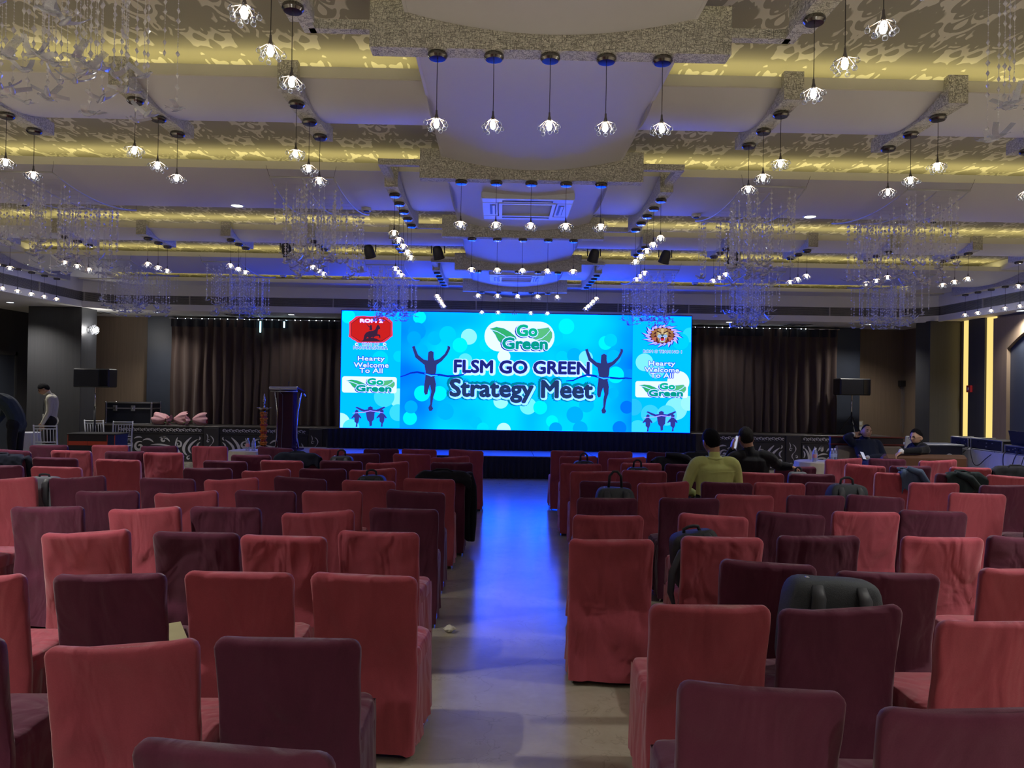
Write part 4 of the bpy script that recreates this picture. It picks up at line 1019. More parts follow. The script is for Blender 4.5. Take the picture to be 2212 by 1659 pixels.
def spiral(cx, cz, r, turns, a0, sgn=1, n=22):
    return [(cx+r*(1-.82*k/n)*math.cos(a0+sgn*2*PI*turns*k/n), cz+r*(1-.82*k/n)*math.sin(a0+sgn*2*PI*turns*k/n)) for k in range(n+1)]
def bez(p0, p1, p2, n=12):
    return [((1-t)**2*p0[0]+2*t*(1-t)*p1[0]+t*t*p2[0], (1-t)**2*p0[1]+2*t*(1-t)*p1[1]+t*t*p2[1]) for t in [k/n for k in range(n+1)]]
# motif drawn in a 1.95 x .50 field, the flame-like leaves at the right end
MOTIF = [(bez((1.62, .06), (1.42, .22), (1.72, .47)), .022), (bez((1.72, .10), (1.56, .24), (1.86, .42)), .018), (bez((1.56, .02), (1.28, .20), (1.40, .46)), .018), (bez((1.90, .20), (1.80, .28), (1.92, .36)), .012),
         (bez((1.80, .12), (1.90, .18), (1.92, .10)), .014), (bez((1.88, .40), (1.94, .44), (1.90, .48)), .010), (spiral(1.42, .30, .085, 1.1, 2.2, -1), .016), (spiral(1.08, .40, .075, 1.0, .3, 1), .016), (bez((1.22, .36), (1.14, .48), (.98, .45)), .014),
         (bez((1.50, .06), (1.10, .10), (.72, .22)), .014), (bez((1.40, .16), (1.05, .24), (.70, .16)), .013), (bez((1.30, .24), (1.0, .32), (.78, .28)), .012), (bez((1.48, .0), (1.05, .0), (.78, .06)), .012), (bez((.84, .34), (.74, .46), (.60, .38)), .014),
         (spiral(.52, .24, .12, 1.25, 1.0, 1), .020), (spiral(.95, .02, .09, 1.0, 2.6, 1), .015), (bez((.70, .12), (.52, .06), (.36, .10)), .013), (bez((.40, .42), (.48, .48), (.58, .44)), .012), (bez((.30, .38), (.38, .30), (.34, .18)), .014), (bez((.20, .30), (.28, .38), (.22, .44)), .011),
         (bez((.12, .20), (.05, .28), (.12, .36)), .011), (spiral(.22, .10, .07, 1.0, 0, -1), .012), (bez((.42, .02), (.30, -.02), (.16, .02)), .010), (spiral(1.66, -.0, .05, .9, 1.0, 1), .011), (bez((1.18, .14), (1.30, .10), (1.38, .08)), .010)]
def carved(x0, x1, mirror):
    p = MB().box(x0+.03, x1-.03, .012, .03, .06, .60).build('carved_panel', plain('panel_paint', (.036, .037, .042), rough=.45) if 'panel_paint' not in MATS else MATS['panel_paint'], stage)
    W_ = x1-x0-.10; k = min(W_, 1.87)/1.95
    for pts, wd in MOTIF:
        q = [((a if not mirror else 1.95-a)*k+x0+.05, .085+b*.98) for a, b in pts]
        if min(c[0] for c in q) < x0+.03 or max(c[0] for c in q) > x1-.03: continue
        mb = MB(); stroke(mb, q, wd*1.4, -.002, .012); mb.build('scroll', M_SCROLL, p)
    MB().box(x0+.01, x1-.01, .0, .03, .61, .635).build('rail', M_STAGE, stage)
    mb = MB(); x = x0+.10
    while x < x1-.12:
        stroke(mb, spiral(x, .695, .036, .9, .5, 1, 8), .012, .018, .03); stroke(mb, bez((x+.03, .655), (x+.08, .74), (x+.11, .69), 6), .011, .018, .03); stroke(mb, bez((x+.02, .735), (x+.06, .67), (x+.10, .655), 6), .010, .018, .03)
        x += .14
    o = mb.build('frieze', M_SCROLL, stage); o['kind'] = 'stuff'
def pilaster(x0, x1):
    p = MB().bbox(x0, x1, -.012, .03, .0, .76, .008).build('pilaster', M_STAGE, stage); xc = (x0+x1)/2
    for pts, wd in ((bez((xc-.02, .58), (xc+.10, .50), (xc+.02, .40)), .010), (spiral(xc-.06, .46, .04, 1., .5, 1), .008), (bez((xc+.02, .40), (xc-.08, .32), (xc+.01, .24)), .009), (spiral(xc+.07, .30, .035, 1., 2.5, -1), .007), (bez((xc, .24), (xc+.06, .16), (xc-.02, .10)), .009), (bez((xc-.10, .62), (xc-.05, .56), (xc-.08, .50)), .008), (spiral(xc-.05, .14, .03, 1, 0, 1), .006)):
        mb = MB(); stroke(mb, pts, wd, -.022, -.012); mb.build('scroll', M_SCROLL, p)
carved(-8.45, -6.50, False); pilaster(-6.5, -6.17); carved(-6.17, -4.20, True); pilaster(-4.2, -3.9); carved(4.45, 6.37, False); pilaster(6.37, 6.70); carved(6.70, 7.74, True)
def curtain(x0, x1, label, seed):
    rnd = random.Random(seed); t = thing('curtain', label, 'curtain', (x0, 17.5, ST_Z)); L = x1-x0; n = int(L*26)
    ph = [rnd.uniform(.75, 1.3) for _ in range(int(L*4)+4)]; xs = [0]
    for q in ph: xs.append(xs[-1]+q)
    def pl(u):
        s = u*xs[-2]; i = max(k for k in range(len(xs)) if xs[k] <= s); f = (s-xs[i])/(xs[i+1]-xs[i])
        return math.sin(2*PI*f)
    def fn(u, v):
        d = pl(u)*(.045+.02*v)
        return (L*u+.012*math.sin(v*7+u*40), d+.02*math.sin(u*17+v*2), .008+(2.40)*(1-v))
    MB().grid(fn, n, 10, flip=True).build('drape', M_DRAPE, t, smooth=True)
    def fh(u, v): return (L*u, pl(u)*.05-.012, 2.40-.165*v+(.008 if v == 0 else 0))
    MB().grid(fh, n, 2, flip=True).build('shade_band', M_BLKCLOTH, t, smooth=True)  # black band puts the pelmet's shade into the curtain top
    MB().tube([(-.05, .0, 2.42), (L+.05, .0, 2.42)], .012).build('rail', M_CHROME, t)
    return t
CUR1 = curtain(-7.56, -3.0, 'brown pleated stage curtain behind the lectern', 1); CUR2 = curtain(3.7, 7.80, 'brown pleated stage curtain behind the seated men', 2)
M_GAPGLOW = emit('gap_glow', (.80, .93, 1.), 9.)  # light leaking through the curtain hook gaps, put in as glowing dots
lm = MB().sphere((0, 0, 0), .010, 8, 6).mesh('gap_glow', M_GAPGLOW, smooth=True)
rl = random.Random(4)
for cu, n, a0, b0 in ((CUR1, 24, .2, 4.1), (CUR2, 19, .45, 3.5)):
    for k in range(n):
        o = link('gap_glow_dot', lm, cu, (a0+(b0-a0)*(k+rl.uniform(-.3, .3))/n, -.08, 2.415)); s_ = rl.uniform(.5, 1.15); o.scale = (s_, s_, s_)
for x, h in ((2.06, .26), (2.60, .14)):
    MB().bbox(-.016, .016, -.01, .01, -h, 0, .004).build('light_slit', emit('slit_cyan', (.45, .85, 1.), 2.5) if 'slit_cyan' not in MATS else MATS['slit_cyan'], CUR1, loc=(x, -.09, 2.38))  # glowing bars put in for the cyan slits at the curtain top
# platform in front of the screen
M_BOARD = plain('platform_carpet', (.20, .19, .21), rough=.5, var=.15, scale=9)
plat = thing('platform', 'low platform with boarded top and black skirt in front of the screen', 'platform', (0, 14.5, 0))
PX0, PX1, PZ = -5.15, 4.15, .43
MB().box(PX0+.02, PX1-.02, .03, 1.50, 0, PZ-.02).build('frame', M_BLACK, plat)
nb = 8
for k in range(nb):
    a = PX0+(PX1-PX0)*k/nb; MB().bbox(a+.004, a+(PX1-PX0)/nb-.004, 0, 1.52, PZ-.02, PZ, .004).build('deck_board', M_BOARD, plat)
def skirt_fn(L, h, amp, per, seed):
    rnd = random.Random(seed); ph = rnd.uniform(0, 6)
    def fn(u, v): 
        x = L*u; s = 2*PI*x/per+1.3*math.sin(x*2.1+ph)
        return (x, -(.012+amp*(.35+.65*v))*(1+math.sin(s))+.006*math.sin(3*s+v*4), h*(1-v)+.004)
    return fn
o = MB().grid(skirt_fn(PX1-PX0, PZ-.02, .02, .11, 1), 420, 4, flip=True).build('skirt', M_BLKCLOTH, plat, smooth=True, loc=(PX0, .02, 0))
# screen support hidden by a skirt of its own
sup = thing('screen_base', 'black pleated skirt around the base under the LED wall', 'screen base', (0, SY, PZ))
MB().box(SX0+.05, SX1-.05, .02, .14, 0, SZ0-PZ-.021).build('truss', M_BLACK, sup)
MB().grid(skirt_fn(SX1-SX0+.42, SZ0-PZ-.03, .018, .12, 5), 420, 4, flip=True).build('skirt', M_BLKCLOTH, sup, smooth=True, loc=(SX0-.27, -.0, 0))
# ------------------------------------------------------------------ lectern
M_LWOOD = plain('lectern_wood', (.060, .012, .022), rough=.25, var=.2, scale=5)
t = thing('lectern', 'dark red wood lectern with curved chrome side bars on the platform', 'lectern', (-4.21, 15.12, PZ), -.10)
MB().bbox(-.15, .15, -.11, .11, .03, 1.16, .012).build('column', M_LWOOD, t)
MB().bbox(-.28, .28, -.20, .20, 0, .035, .012).build('base', M_LWOOD, t)
Ml = T3(0, .02, 1.20) @ R3('X', -.20)
MB().bbox(-.27, .27, -.20, .20, -.02, .02, .008, Ml).build('reading_desk', M_LWOOD, t)
MB().tube([(-.28, -.22, 1.225), (.28, -.22, 1.225)], .036, 16).build('front_roll', M_CHROME, t, smooth='auto')
MB().tube([(-.27, -.20, 1.165), (.27, -.20, 1.165)], .012, 8).build('under_rail', M_CHROME, t, smooth=True)
for s in (-1, 1):
    MB().tube([(s*.26, .02, 1.14), (s*.24, .0, 1.0), (s*.205, -.02, .75), (s*.195, -.03, .5), (s*.20, -.02, .25), (s*.23, 0, .03)], .022, 10, sq=(1, .8)).build('side_bar', M_CHROME, t, smooth=True)
MB().tube([(.28, .10, 1.12), (.30, .20, 1.05)], .018, 8).build('side_bracket', M_CHROME, t, smooth=True)
mic = MB().tube([(.0, .02, 1.22), (.0, .03, 1.29), (.012, .0, 1.34)], .004, 6).build('microphone_neck', M_BLACK, t)
MB().sphere((.014, -.004, 1.347), .011).build('microphone_head', M_BLACK, mic)
MB().tube([(-.06, -.262, 1.22), (-.06, -.25, 1.14), (-.055, -.125, 1.10), (-.05, -.122, .6), (-.065, -.122, .2), (-.06, -.13, .04)], .004, 5).build('cable', plain('grey_cable', (.16, .16, .22), rough=.5), t)
# ------------------------------------------------------------------ ceremonial oil lamp with marigold garland
M_BRASS = plain('steel_brass', (.62, .57, .48), rough=.22, metal=1., var=.1)
M_MG1 = plain('marigold', (.95, .26, .02), rough=.8, var=.25, scale=60, bump=.6, bscale=120); M_MG2 = plain('marigold_red', (.60, .08, .03), rough=.8, var=.25, scale=60)
t = thing('oil_lamp', 'tall metal ceremonial oil lamp wrapped in orange marigold garland', 'oil lamp', (-4.70, 15.2, PZ))
MB().lathe([(.0, 0), (.14, 0), (.17, .02), (.10, .05), (.04, .08), (.028, .10), (.028, .76), (.05, .775), (.03, .79), (0, .79)], 20).build('stem', M_BRASS, t, smooth='auto')
MB().lathe([(.0, .785), (.045, .785), (.095, .80), (.12, .825), (.112, .827), (.06, .812), (0, .81)], 24).build('oil_dish', M_BRASS, t, smooth='auto')
for k in range(5):
    a = 2*PI*k/5+.1; MB().tube([(.105*math.cos(a), .105*math.sin(a), .822), (.15*math.cos(a), .15*math.sin(a), .832)], [.014, .007], 6).build('wick_spout', M_BRASS, t, smooth=True)
MB().lathe([(0, .81), (.035, .815), (.02, .86), (.014, .90), (.03, .91), (.018, .93), (.03, .96), (.036, .985), (.022, 1.01), (.026, 1.03), (.012, 1.07), (.004, 1.11), (0, 1.112)], 14).build('finial', M_BRASS, t, smooth=True)
rg = random.Random(8)
for k in range(17):
    z = .10+.039*k; mb = MB(); R_ = .046+.012*math.sin(k*2.1)
    for i in range(9):
        a = 2*PI*i/9+k; mb.sphere((R_*math.cos(a), R_*math.sin(a), z+rg.uniform(-.006, .006)), .024, 6, 4, (1, 1, .85))
    mb.build('garland_coil', M_MG2 if k % 4 == 2 else M_MG1, t, smooth=False)
# ------------------------------------------------------------------ loudspeakers
M_GRILL = plain('speaker_grille', (.012, .014, .022), rough=.35, var=.3, scale=80, bump=.3, bscale=300)
def speaker(x, y, zfloor, zc, yaw, label, flip):
    t = thing('loudspeaker', label, 'loudspeaker', (x, y, zfloor), yaw); h = zc-zfloor
    mb = MB(); poly = [(-.36, -.19), (.36, -.19), (.36, .19), (-.36, .19)]
    mb.bbox(-.36, .36, -.17, .17, h-.19, h+.19, .02); mb.build('cabinet', M_BLACK, t)
    MB().bbox(-.34, .16 if not flip else .34, -.182, -.168, h-.175, h+.175, .008).build('grille', M_GRILL, t)
    MB().bbox(.18 if not flip else -.34, .34 if not flip else -.22, -.184, -.168, h-.17, h+.17, .01).build('horn_flare', plain('horn_black', (.01, .01, .014), rough=.2) if 'horn_black' not in MATS else MATS['horn_black'], t)
    MB().tube([(0, 0, h-.30), (0, 0, h-.19)], .02, 10).build('socket', M_CHROME, t)
    MB().tube([(0, 0, h-.62), (0, 0, h-.19)], .016, 10).build('upper_pole', M_CHROME, t, smooth=True)
    MB().tube([(0, 0, .30), (0, 0, h-.58)], .020, 10).build('lower_pole', M_BLACK, t, smooth=True)
    for k in range(3):
        a = 2*PI*k/3+.3; MB().tube([(.0, 0, .45), (.30*math.cos(a), .30*math.sin(a), .012)], .011, 6).build('leg', M_BLACK, t)
        MB().tube([(0, 0, .22), (.19*math.cos(a), .19*math.sin(a), .24)], .007, 6).build('brace', M_BLACK, t)
    return t
speaker(-8.20, 15.50, 0, 1.80, .0, 'black loudspeaker lying sideways on a tripod pole by the white chairs', False)
speaker(7.98, 17.12, ST_Z, 1.88, .05, 'black loudspeaker on a pole standing on the stage end', False)
# ------------------------------------------------------------------ road case on the stage
M_CASE = plain('case_laminate', (.012, .014, .024), rough=.4, var=.2); M_ALU = plain('aluminium_edge', (.55, .55, .56), rough=.3, metal=1.)
t = thing('road_case', 'black road case with aluminium edges lying on the stage', 'case', (-8.26, 17.25, ST_Z))
MB().box(-.50, .50, -.22, .22, .012, .36).build('body', M_CASE, t); MB().box(-.50, .50, -.22, .22, .362, .48).build('lid', M_CASE, t)
for sx in (-1, 1):
    for sy in (-1, 1): MB().bbox(sx*.50-.016, sx*.50+.016, sy*.22-.016, sy*.22+.016, 0, .49, .004).build('corner_edge', M_ALU, t)
for z in (.012, .355, .48):
    for sy in (-1, 1): MB().bbox(-.51, .51, sy*.222-.012, sy*.222+.012, z-.012, z+.014, .003).build('edge_strip', M_ALU, t)
    for sx in (-1, 1): MB().bbox(sx*.502-.012, sx*.502+.012, -.22, .22, z-.012, z+.014, .003).build('edge_strip', M_ALU, t)
for x in (-.30, .10):
    l = MB().bbox(x-.045, x+.045, -.242, -.22, .30, .42, .006).build('latch', M_ALU, t); MB().bbox(x-.02, x+.02, -.252, -.24, .34, .38, .005).build('turn_key', M_CHROME, l)
for sx in (-1, 1):
    for sy in (-1, 1):
        for z in (.0, .487): MB().sphere((sx*.505, sy*.225, z if z > .1 else .024), .022, 8, 6).build('ball_corner', M_CHROME, t, smooth=True)
# ------------------------------------------------------------------ bouquets in pink paper
M_PINK = plain('pink_paper', (.62, .33, .36), rough=.7, var=.12, scale=12, bump=.5, bscale=25); M_ROSE = plain('rose_bloom', (.35, .03, .05), rough=.7, var=.3, scale=40)
def bouquet(x, y, rz, s, label):
    t = thing('bouquet', label, 'bouquet', (x, y, ST_Z), rz); rnd = random.Random(int(x*100))
    mb = MB(); ph = rnd.uniform(0, 6)
    def fn(u, v):
        a = 2*PI*u; r = s*(.03+.125*math.sin(PI*.62*v))*(1+.10*math.sin(5*a+ph)*v+.05*math.sin(11*a)*v); return (s*(-.12+.26*v+.02*math.sin(7*a)*v), r*math.cos(a)*1.15, max(.008, s*.125+r*math.sin(a)))
    mb.grid(fn, 40, 8, closeu=True); mb.build('wrapping', M_PINK, t, smooth=False)
    def f2(u, v):
        a = 2*PI*u; r = s*(.02+.08*v)*(1+.3*math.sin(4*a+1)); return (s*(-.16-.10*v), r*math.cos(a), max(.006, s*.11+r*math.sin(a)))
    MB().grid(f2, 24, 3, closeu=True).build('ruffle', M_PINK, t)
    for k in range(7):
        a = 2*PI*k/7; q = .055*s; MB().sphere((s*.15, q*1.1*math.cos(a), s*.10+q*math.sin(a)), .030*s, 8, 6).build('bloom', M_ROSE, t, smooth=True)
    MB().tube([(-.30*s, 0, s*.05), (-.1*s, 0, s*.10), (.12*s, 0, s*.1)], .012*s, 6).build('stems', plain('stem_green', (.05, .12, .04)) if 'stem_green' not in MATS else MATS['stem_green'], t)
bouquet(-7.50, 16.99, 2.7, 1.0, 'pink paper bouquet nearest the road case on the stage edge'); bouquet(-7.12, 17.02, .35, 1.05, 'large fanned pink paper bouquet between two others on the stage'); bouquet(-6.70, 16.99, .5, 1.05, 'pink paper bouquet lying alone on the stage edge')
# ------------------------------------------------------------------ white ballroom chairs, dark cloth table, white cloth table
M_CHW = plain('white_lacquer', (.66, .68, .74), rough=.3, var=.04); M_CUSH = plain('cream_cushion', (.42, .38, .30), rough=.8)
def chiavari(x, y, rz, label):
    t = thing('ballroom_chair', label, 'chair', (x, y, 0), rz, 'white ballroom chairs')
    for sx in (-1, 1):
        MB().tube([(sx*.19, .19, 0), (sx*.18, .18, .44)], [.014, .018], 8).build('front_leg', M_CHW, t, smooth=True)
        MB().tube([(sx*.19, -.20, 0), (sx*.185, -.18, .45), (sx*.18, -.21, .70), (sx*.185, -.25, .93)], [.014, .018, .015, .012], 8).build('back_post', M_CHW, t, smooth=True)
    MB().bbox(-.20, .20, -.19, .20, .43, .455, .01).build('seat', M_CHW, t)
    MB().bbox(-.185, .185, -.17, .185, .455, .49, .016).build('cushion', M_CUSH, t)
    for z, yy in ((.91, -.245), (.86, -.235), (.62, -.197), (.57, -.193)): MB().tube([(-.18, yy, z), (.18, yy, z)], .010, 8).build('back_rail', M_CHW, t, smooth=True)
    for k in range(6):
        xx = -.13+.052*k; MB().tube([(xx, -.197, .62), (xx, -.235, .86)], .007, 6).build('spindle', M_CHW, t, smooth=True)
    for z in (.16, .27):
        for sx in (-1, 1): MB().tube([(sx*.187, -.19, z), (sx*.187, .187, z)], .008, 6).build('stretcher', M_CHW, t)
        MB().tube([(-.187, .187, z), (.187, .187, z)], .008, 6).build('stretcher', M_CHW, t)
chiavari(-8.22, 14.0, .25, 'white ballroom chair standing before the man in the pale shirt'); chiavari(-8.48, 16.2, .1, 'white ballroom chair behind the dark table, beside the speaker pole'); chiavari(-7.66, 15.40, 3.3, 'white ballroom chair behind the dark table, below the road case')
M_TCLOTH = plain('charcoal_cloth', (.030, .028, .030), rough=.8, var=.2); M_NAVY = plain('navy_cloth', (.018, .028, .10), rough=.8, var=.2); M_ORANGE = plain('orange_band', (.60, .07, .03), rough=.7)
t = thing('skirted_table', 'dark cloth table with a bright orange band across its front', 'table', (-7.70, 14.45, 0), 0)
MB().bbox(-.46, .46, -.02, .52, .72, .745, .008).build('top', M_TCLOTH, t); MB().box(-.43, .30, .0, .012, .02, .72).build('front_cloth', M_TCLOTH, t)
MB().box(.30, .44, -.004, .50, .02, .72).build('side_cloth', M_NAVY, t); MB().box(-.44, -.43, .0, .5, .02, .72).build('side_cloth', M_TCLOTH, t)
for a, b in ((-.425, -.07), (-.065, .295)): MB().bbox(a, b, -.008, .0, .52, .60, .003).build('orange_band', M_ORANGE, t)
for x in (-.435, .30, .44): MB().box(x-.005, x+.005, -.008, .004, .02, .73).build('piping', M_ORANGE, t)
for sx in (-.4, .4):
    for yy in (.06, .46): MB().tube([(sx, yy, 0), (sx, yy, .72)], .014, 6).build('leg', M_BLACK, t)
M_WCLOTH = cloth('white_cloth', (.52, .53, .58), (.66, .67, .72), sheen=.2, rough=.6, fold=.15, rnd=.03)
def round_cloth(name, x, y, r, h, mat, label, seed, cat='table', waves=11):
    t = thing(name, label, cat, (x, y, 0)); rnd = random.Random(seed); ph = rnd.uniform(0, 6)
    MB().lathe([(0, h), (r*.97, h), (r, h-.006), (r, h-.02), (0, h-.02)], 40).build('top', mat, t, smooth='auto')
    def fn(u, v):
        a = 2*PI*u; rr = r+.004+v*(.05+.035*math.sin(waves*a+ph)+.015*math.sin(2*waves*a+1)); return (rr*math.cos(a), rr*math.sin(a), (h-.004)*(1-v)+.012*v)
    MB().grid(fn, 120, 6, closeu=True, flip=True).build('cloth_drop', mat, t, smooth=True)
    MB().tube([(0, 0, 0), (0, 0, h-.02)], .03, 8).build('pedestal', M_BLACK, t)
    return t
round_cloth('cloth_table', -9.02, 14.6, .24, .74, M_WCLOTH, 'round table in a white cloth behind the bending man', 1, waves=9)
M_CREAM = cloth('cream_cloth', (.52, .47, .34), (.66, .61, .47), sheen=.2, rough=.6, fold=.15, rnd=.03)
round_cloth('side_table', -4.05, 12.3, .29, .655, M_CREAM, 'small round cream cloth table with bottles below the oil lamp', 2); round_cloth('side_table', 4.86, 11.5, .34, .68, M_CREAM, 'small round pale cloth table with bottles beside the sofa', 3)
M_WATER = crystal('bottle_plastic', (.55, .58, .68), .45); M_LBL = plain('bottle_label', (.60, .25, .28), rough=.5); M_LBL2 = plain('bottle_label_blue', (.35, .42, .70), rough=.5); M_CAP = plain('bottle_cap', (.75, .77, .85), rough=.4)
def bottle(x, y, z, label, red, group):
    t = thing('water_bottle', label, 'bottle', (x, y, z), 0, group)
    MB().lathe([(0, 0), (.030, 0), (.032, .01), (.030, .05), (.032, .06), (.032, .12), (.026, .15), (.013, .175), (.013, .19), (0, .19)], 14).build('body', M_WATER, t, smooth=True)
    MB().lathe([(.0327, .065), (.033, .066), (.033, .115), (.0327, .116)], 14).build('label_band', M_LBL if red else M_LBL2, t, smooth=True)
    MB().lathe([(0, .178), (.015, .178), (.015, .20), (0, .202)], 12).build('cap', M_CAP, t, smooth='auto')
for i, (dx, dy) in enumerate(((.03, -.1), (.11, -.06))): bottle(-4.05+dx, 12.3+dy, .655, 'clear water bottle with %s band on the cream table' % ('a red' if i == 0 else 'a pale'), i == 0, 'bottles by the oil lamp')
for i, (dx, dy) in enumerate(((-.11, -.12), (-.02, .06), (.20, -.02), (.27, .04))): bottle(4.86+dx, 11.5+dy, .68, 'clear water bottle, %s from the aisle on the table beside the sofa' % ORD[i], i == 0, 'bottles by the sofa')
# ------------------------------------------------------------------ sofas
M_LEATH = plain('brown_leather', (.10, .045, .025), rough=.45, var=.2, scale=10); M_BEIGE = plain('beige_upholstery', (.24, .20, .16), rough=.8); M_REDWOOD = plain('red_wood', (.16, .028, .022), rough=.3); M_DKWOOD = plain('sofa_dark', (.03, .022, .03), rough=.4)
t = thing('sofa', 'brown leather sofa facing the stage with a man leaning over its back', 'sofa', (6.20, 11.0, 0))
MB().bbox(-.62, .62, -.09, .09, .12, .845, .05).build('back', M_LEATH, t, smooth=False); MB().bbox(-.60, .60, .07, .66, .14, .42, .04).build('seat', M_LEATH, t)
for s in (-1, 1): MB().bbox(s*.64-.07, s*.64+.07, -.06, .66, .10, .60, .03).build('arm', M_LEATH, t)
for sx in (-.58, .58):
    for yy in (-.02, .58): MB().tube([(sx, yy, 0), (sx, yy, .12)], .02, 8).build('leg', M_BLACK, t)
t = thing('sofa', 'beige sofa with red wood frame where the reclining man sits', 'sofa', (6.02, 12.55, 0))
MB().bbox(-.50, .72, .02, .10, .10, 1.00, .01).build('back_frame', M_DKWOOD, t)
for z0, z1 in ((.985, 1.005), (.862, .885)): MB().bbox(-.51, .73, .0, .11, z0, z1, .006).build('trim_rail', M_REDWOOD, t)
MB().bbox(-.44, .66, -.06, .03, .42, .855, .025).build('back_cushion', M_BEIGE, t); MB().bbox(-.44, .66, -.62, -.03, .20, .44, .03).build('seat_cushion', M_BEIGE, t)
for x in (-.50, .72): MB().bbox(x-.035, x+.035, -.62, .06, .08, .64, .012).build('arm', plain('sofa_arm', (.055, .04, .09), rough=.5) if 'sofa_arm' not in MATS else MATS['sofa_arm'], t)
for sx in (-.46, .68):
    for yy in (-.56, .04): MB().tube([(sx, yy, 0), (sx, yy, .2)], .02, 8).build('leg', M_BLACK, t)
# ------------------------------------------------------------------ control table and gear
DJX, DJ0, DJ1, DJZ = 8.50, 11.5, 14.35, .75
t = thing('control_table', 'long table in a pleated white cloth with sound gear along the wall', 'table', (DJX, DJ0, 0))
MB().bbox(-.01, .80, 0, DJ1-DJ0, DJZ-.02, DJZ, .006).build('top', M_WCLOTH, t)
Lp = DJ1-DJ0
def djf(u, v):
    per = [(0, 0), (0, Lp), (.8, Lp)]; s = u*(Lp+.8)
    if s < Lp: x, y, nx, ny = 0, s, -1, 0
    else: x, y, nx, ny = s-Lp, Lp, 0, 1
    d = .004+v*(.014*(1+math.sin(s*52+1.2*math.sin(s*3)))); return (x+nx*d, y+ny*d, (DJZ-.003)*(1-v)+.012*v)
MB().grid(djf, 300, 5).build('cloth_drop', M_WCLOTH, t, smooth=True)
for x in (.05, .75):
    for y in (.08, Lp-.08): MB().tube([(x, y, 0), (x, y, DJZ-.02)], .016, 6).build('leg', M_BLACK, t)
M_GEAR = plain('gear_face', (.02, .022, .05), rough=.35, var=.3, scale=30); M_SIL = plain('gear_silver', (.40, .40, .42), rough=.35, metal=.8)
def rack(x0, x1, y0, y1, z0, h, label, knobs, face=M_GEAR, group=None):
    t = thing('equipment_rack', label, 'sound equipment', (x0, y0, z0), 0, group); X, Y = x1-x0, y1-y0
    MB().box(.012, X, 0.012, Y-.012, .012, h-.012).build('body', face, t)
    for yy in (0, Y):
        for zz in (.0, h): MB().bbox(0, X, max(0, yy-.02), max(0, yy-.02)+.02, max(0, zz-.02), max(0, zz-.02)+.02, .003).build('edge', M_SIL, t)
        MB().bbox(0, .02, max(0, yy-.02), max(0, yy-.02)+.02, .02, h-.02, .003).build('edge', M_SIL, t)
    for zz in (0, h-.02): MB().bbox(0, .02, .02, Y-.02, zz, zz+.02, .003).build('edge', M_SIL, t)
    rr = random.Random(knobs)
    for k in range(knobs):
        yy = .05+(Y-.1)*rr.random(); zz = .04+(h-.08)*rr.random(); MB().tube([(.012, yy, zz), (-.004, yy, zz)], .010, 8).build('knob', M_SIL if k % 2 else M_BLACK, t)
    return t
rack(8.54, 8.98, 13.72, 14.26, DJZ, .20, 'blue lit amplifier rack at the stage end of the control table', 9)
rack(8.54, 9.0, 12.78, 13.66, DJZ, .21, 'open black rack case with pale edges in the middle of the control table', 6, M_DARKVOID)
rack(8.52, 8.98, 11.95, 12.7, DJZ, .15, 'silver edged mixer case near the entrance end of the control table', 14)
t = thing('laptop', 'open black laptop standing on the mixer case', 'laptop', (8.72, 12.45, DJZ+.151), PI/2+.15)
MB().bbox(-.17, .17, -.12, .12, 0, .018, .005).build('keyboard_base', M_BLACK, t)
MB().bbox(-.17, .17, -.006, .006, 0, .24, .004, T3(0, .12, .012) @ R3('X', -.25)).build('lid', M_BLACK, t)
t = thing('monitor', 'black monitor back with a white letter mark beside the laptop', 'monitor', (8.80, 12.02, DJZ+.151), PI/2)
MB().bbox(-.24, .24, -.02, .02, .06, .36, .012).build('screen_back', M_BLACK, t); MB().bbox(-.10, .10, -.07, .07, 0, .012, .004).build('foot', M_BLACK, t); MB().bbox(-.025, .025, -.02, .02, .01, .10, .004).build('neck', M_BLACK, t)
vs_, fs_ = text_mesh('h'); me = bpy.data.meshes.new('letter_mark'); me.from_pydata([(.10+x*.16, .0225, .14+z*.16) for x, z, _ in [(-v[0], v[1], 0) for v in vs_]], [], fs_); me.materials.append(M_WPLASTIC); link('letter_mark', me, t)
def cable(name, pts, r, mat, label, group='cables hanging off the control table'):
    n = len(pts); P_ = []
    for i in range(n-1):
        p0, p1, p2, p3 = [Vector(pts[max(0, min(n-1, i+k))]) for k in (-1, 0, 1, 2)]
        for k in range(6):
            s = k/6; P_.append(.5*((2*p1)+(-p0+p2)*s+(2*p0-5*p1+4*p2-p3)*s*s+(-p0+3*p1-3*p2+p3)*s**3))
    P_.append(Vector(pts[-1]))
    return tag(MB().tube(P_, r, 6).build(name, mat, None, smooth=True), label, 'cable', group)
M_CAB = plain('cable_rubber', (.015, .016, .03), rough=.5)
cx_ = DJX-.05
cable('cable', [(8.56, 14.05, DJZ+.05), (cx_, 14.05, DJZ), (cx_-.01, 13.98, .58), (cx_-.01, 13.86, .56), (cx_, 13.75, .66), (8.56, 13.70, DJZ+.04)], .007, M_CAB, 'dark cable looped below the amplifier rack')
cable('cable', [(8.56, 13.55, DJZ+.05), (cx_, 13.5, DJZ), (cx_-.01, 13.40, .52), (cx_-.01, 13.25, .50), (cx_, 13.05, .64), (8.56, 12.95, DJZ+.03)], .007, M_CAB, 'dark cable looped below the open rack case')
cable('cable', [(8.56, 12.62, DJZ+.05), (cx_, 12.6, DJZ), (cx_-.02, 12.58, .55), (cx_-.02, 12.50, .35), (cx_-.05, 12.42, .15), (cx_-.14, 12.38, .01)], .008, M_CAB, 'dark cable hanging straight below the mixer case')
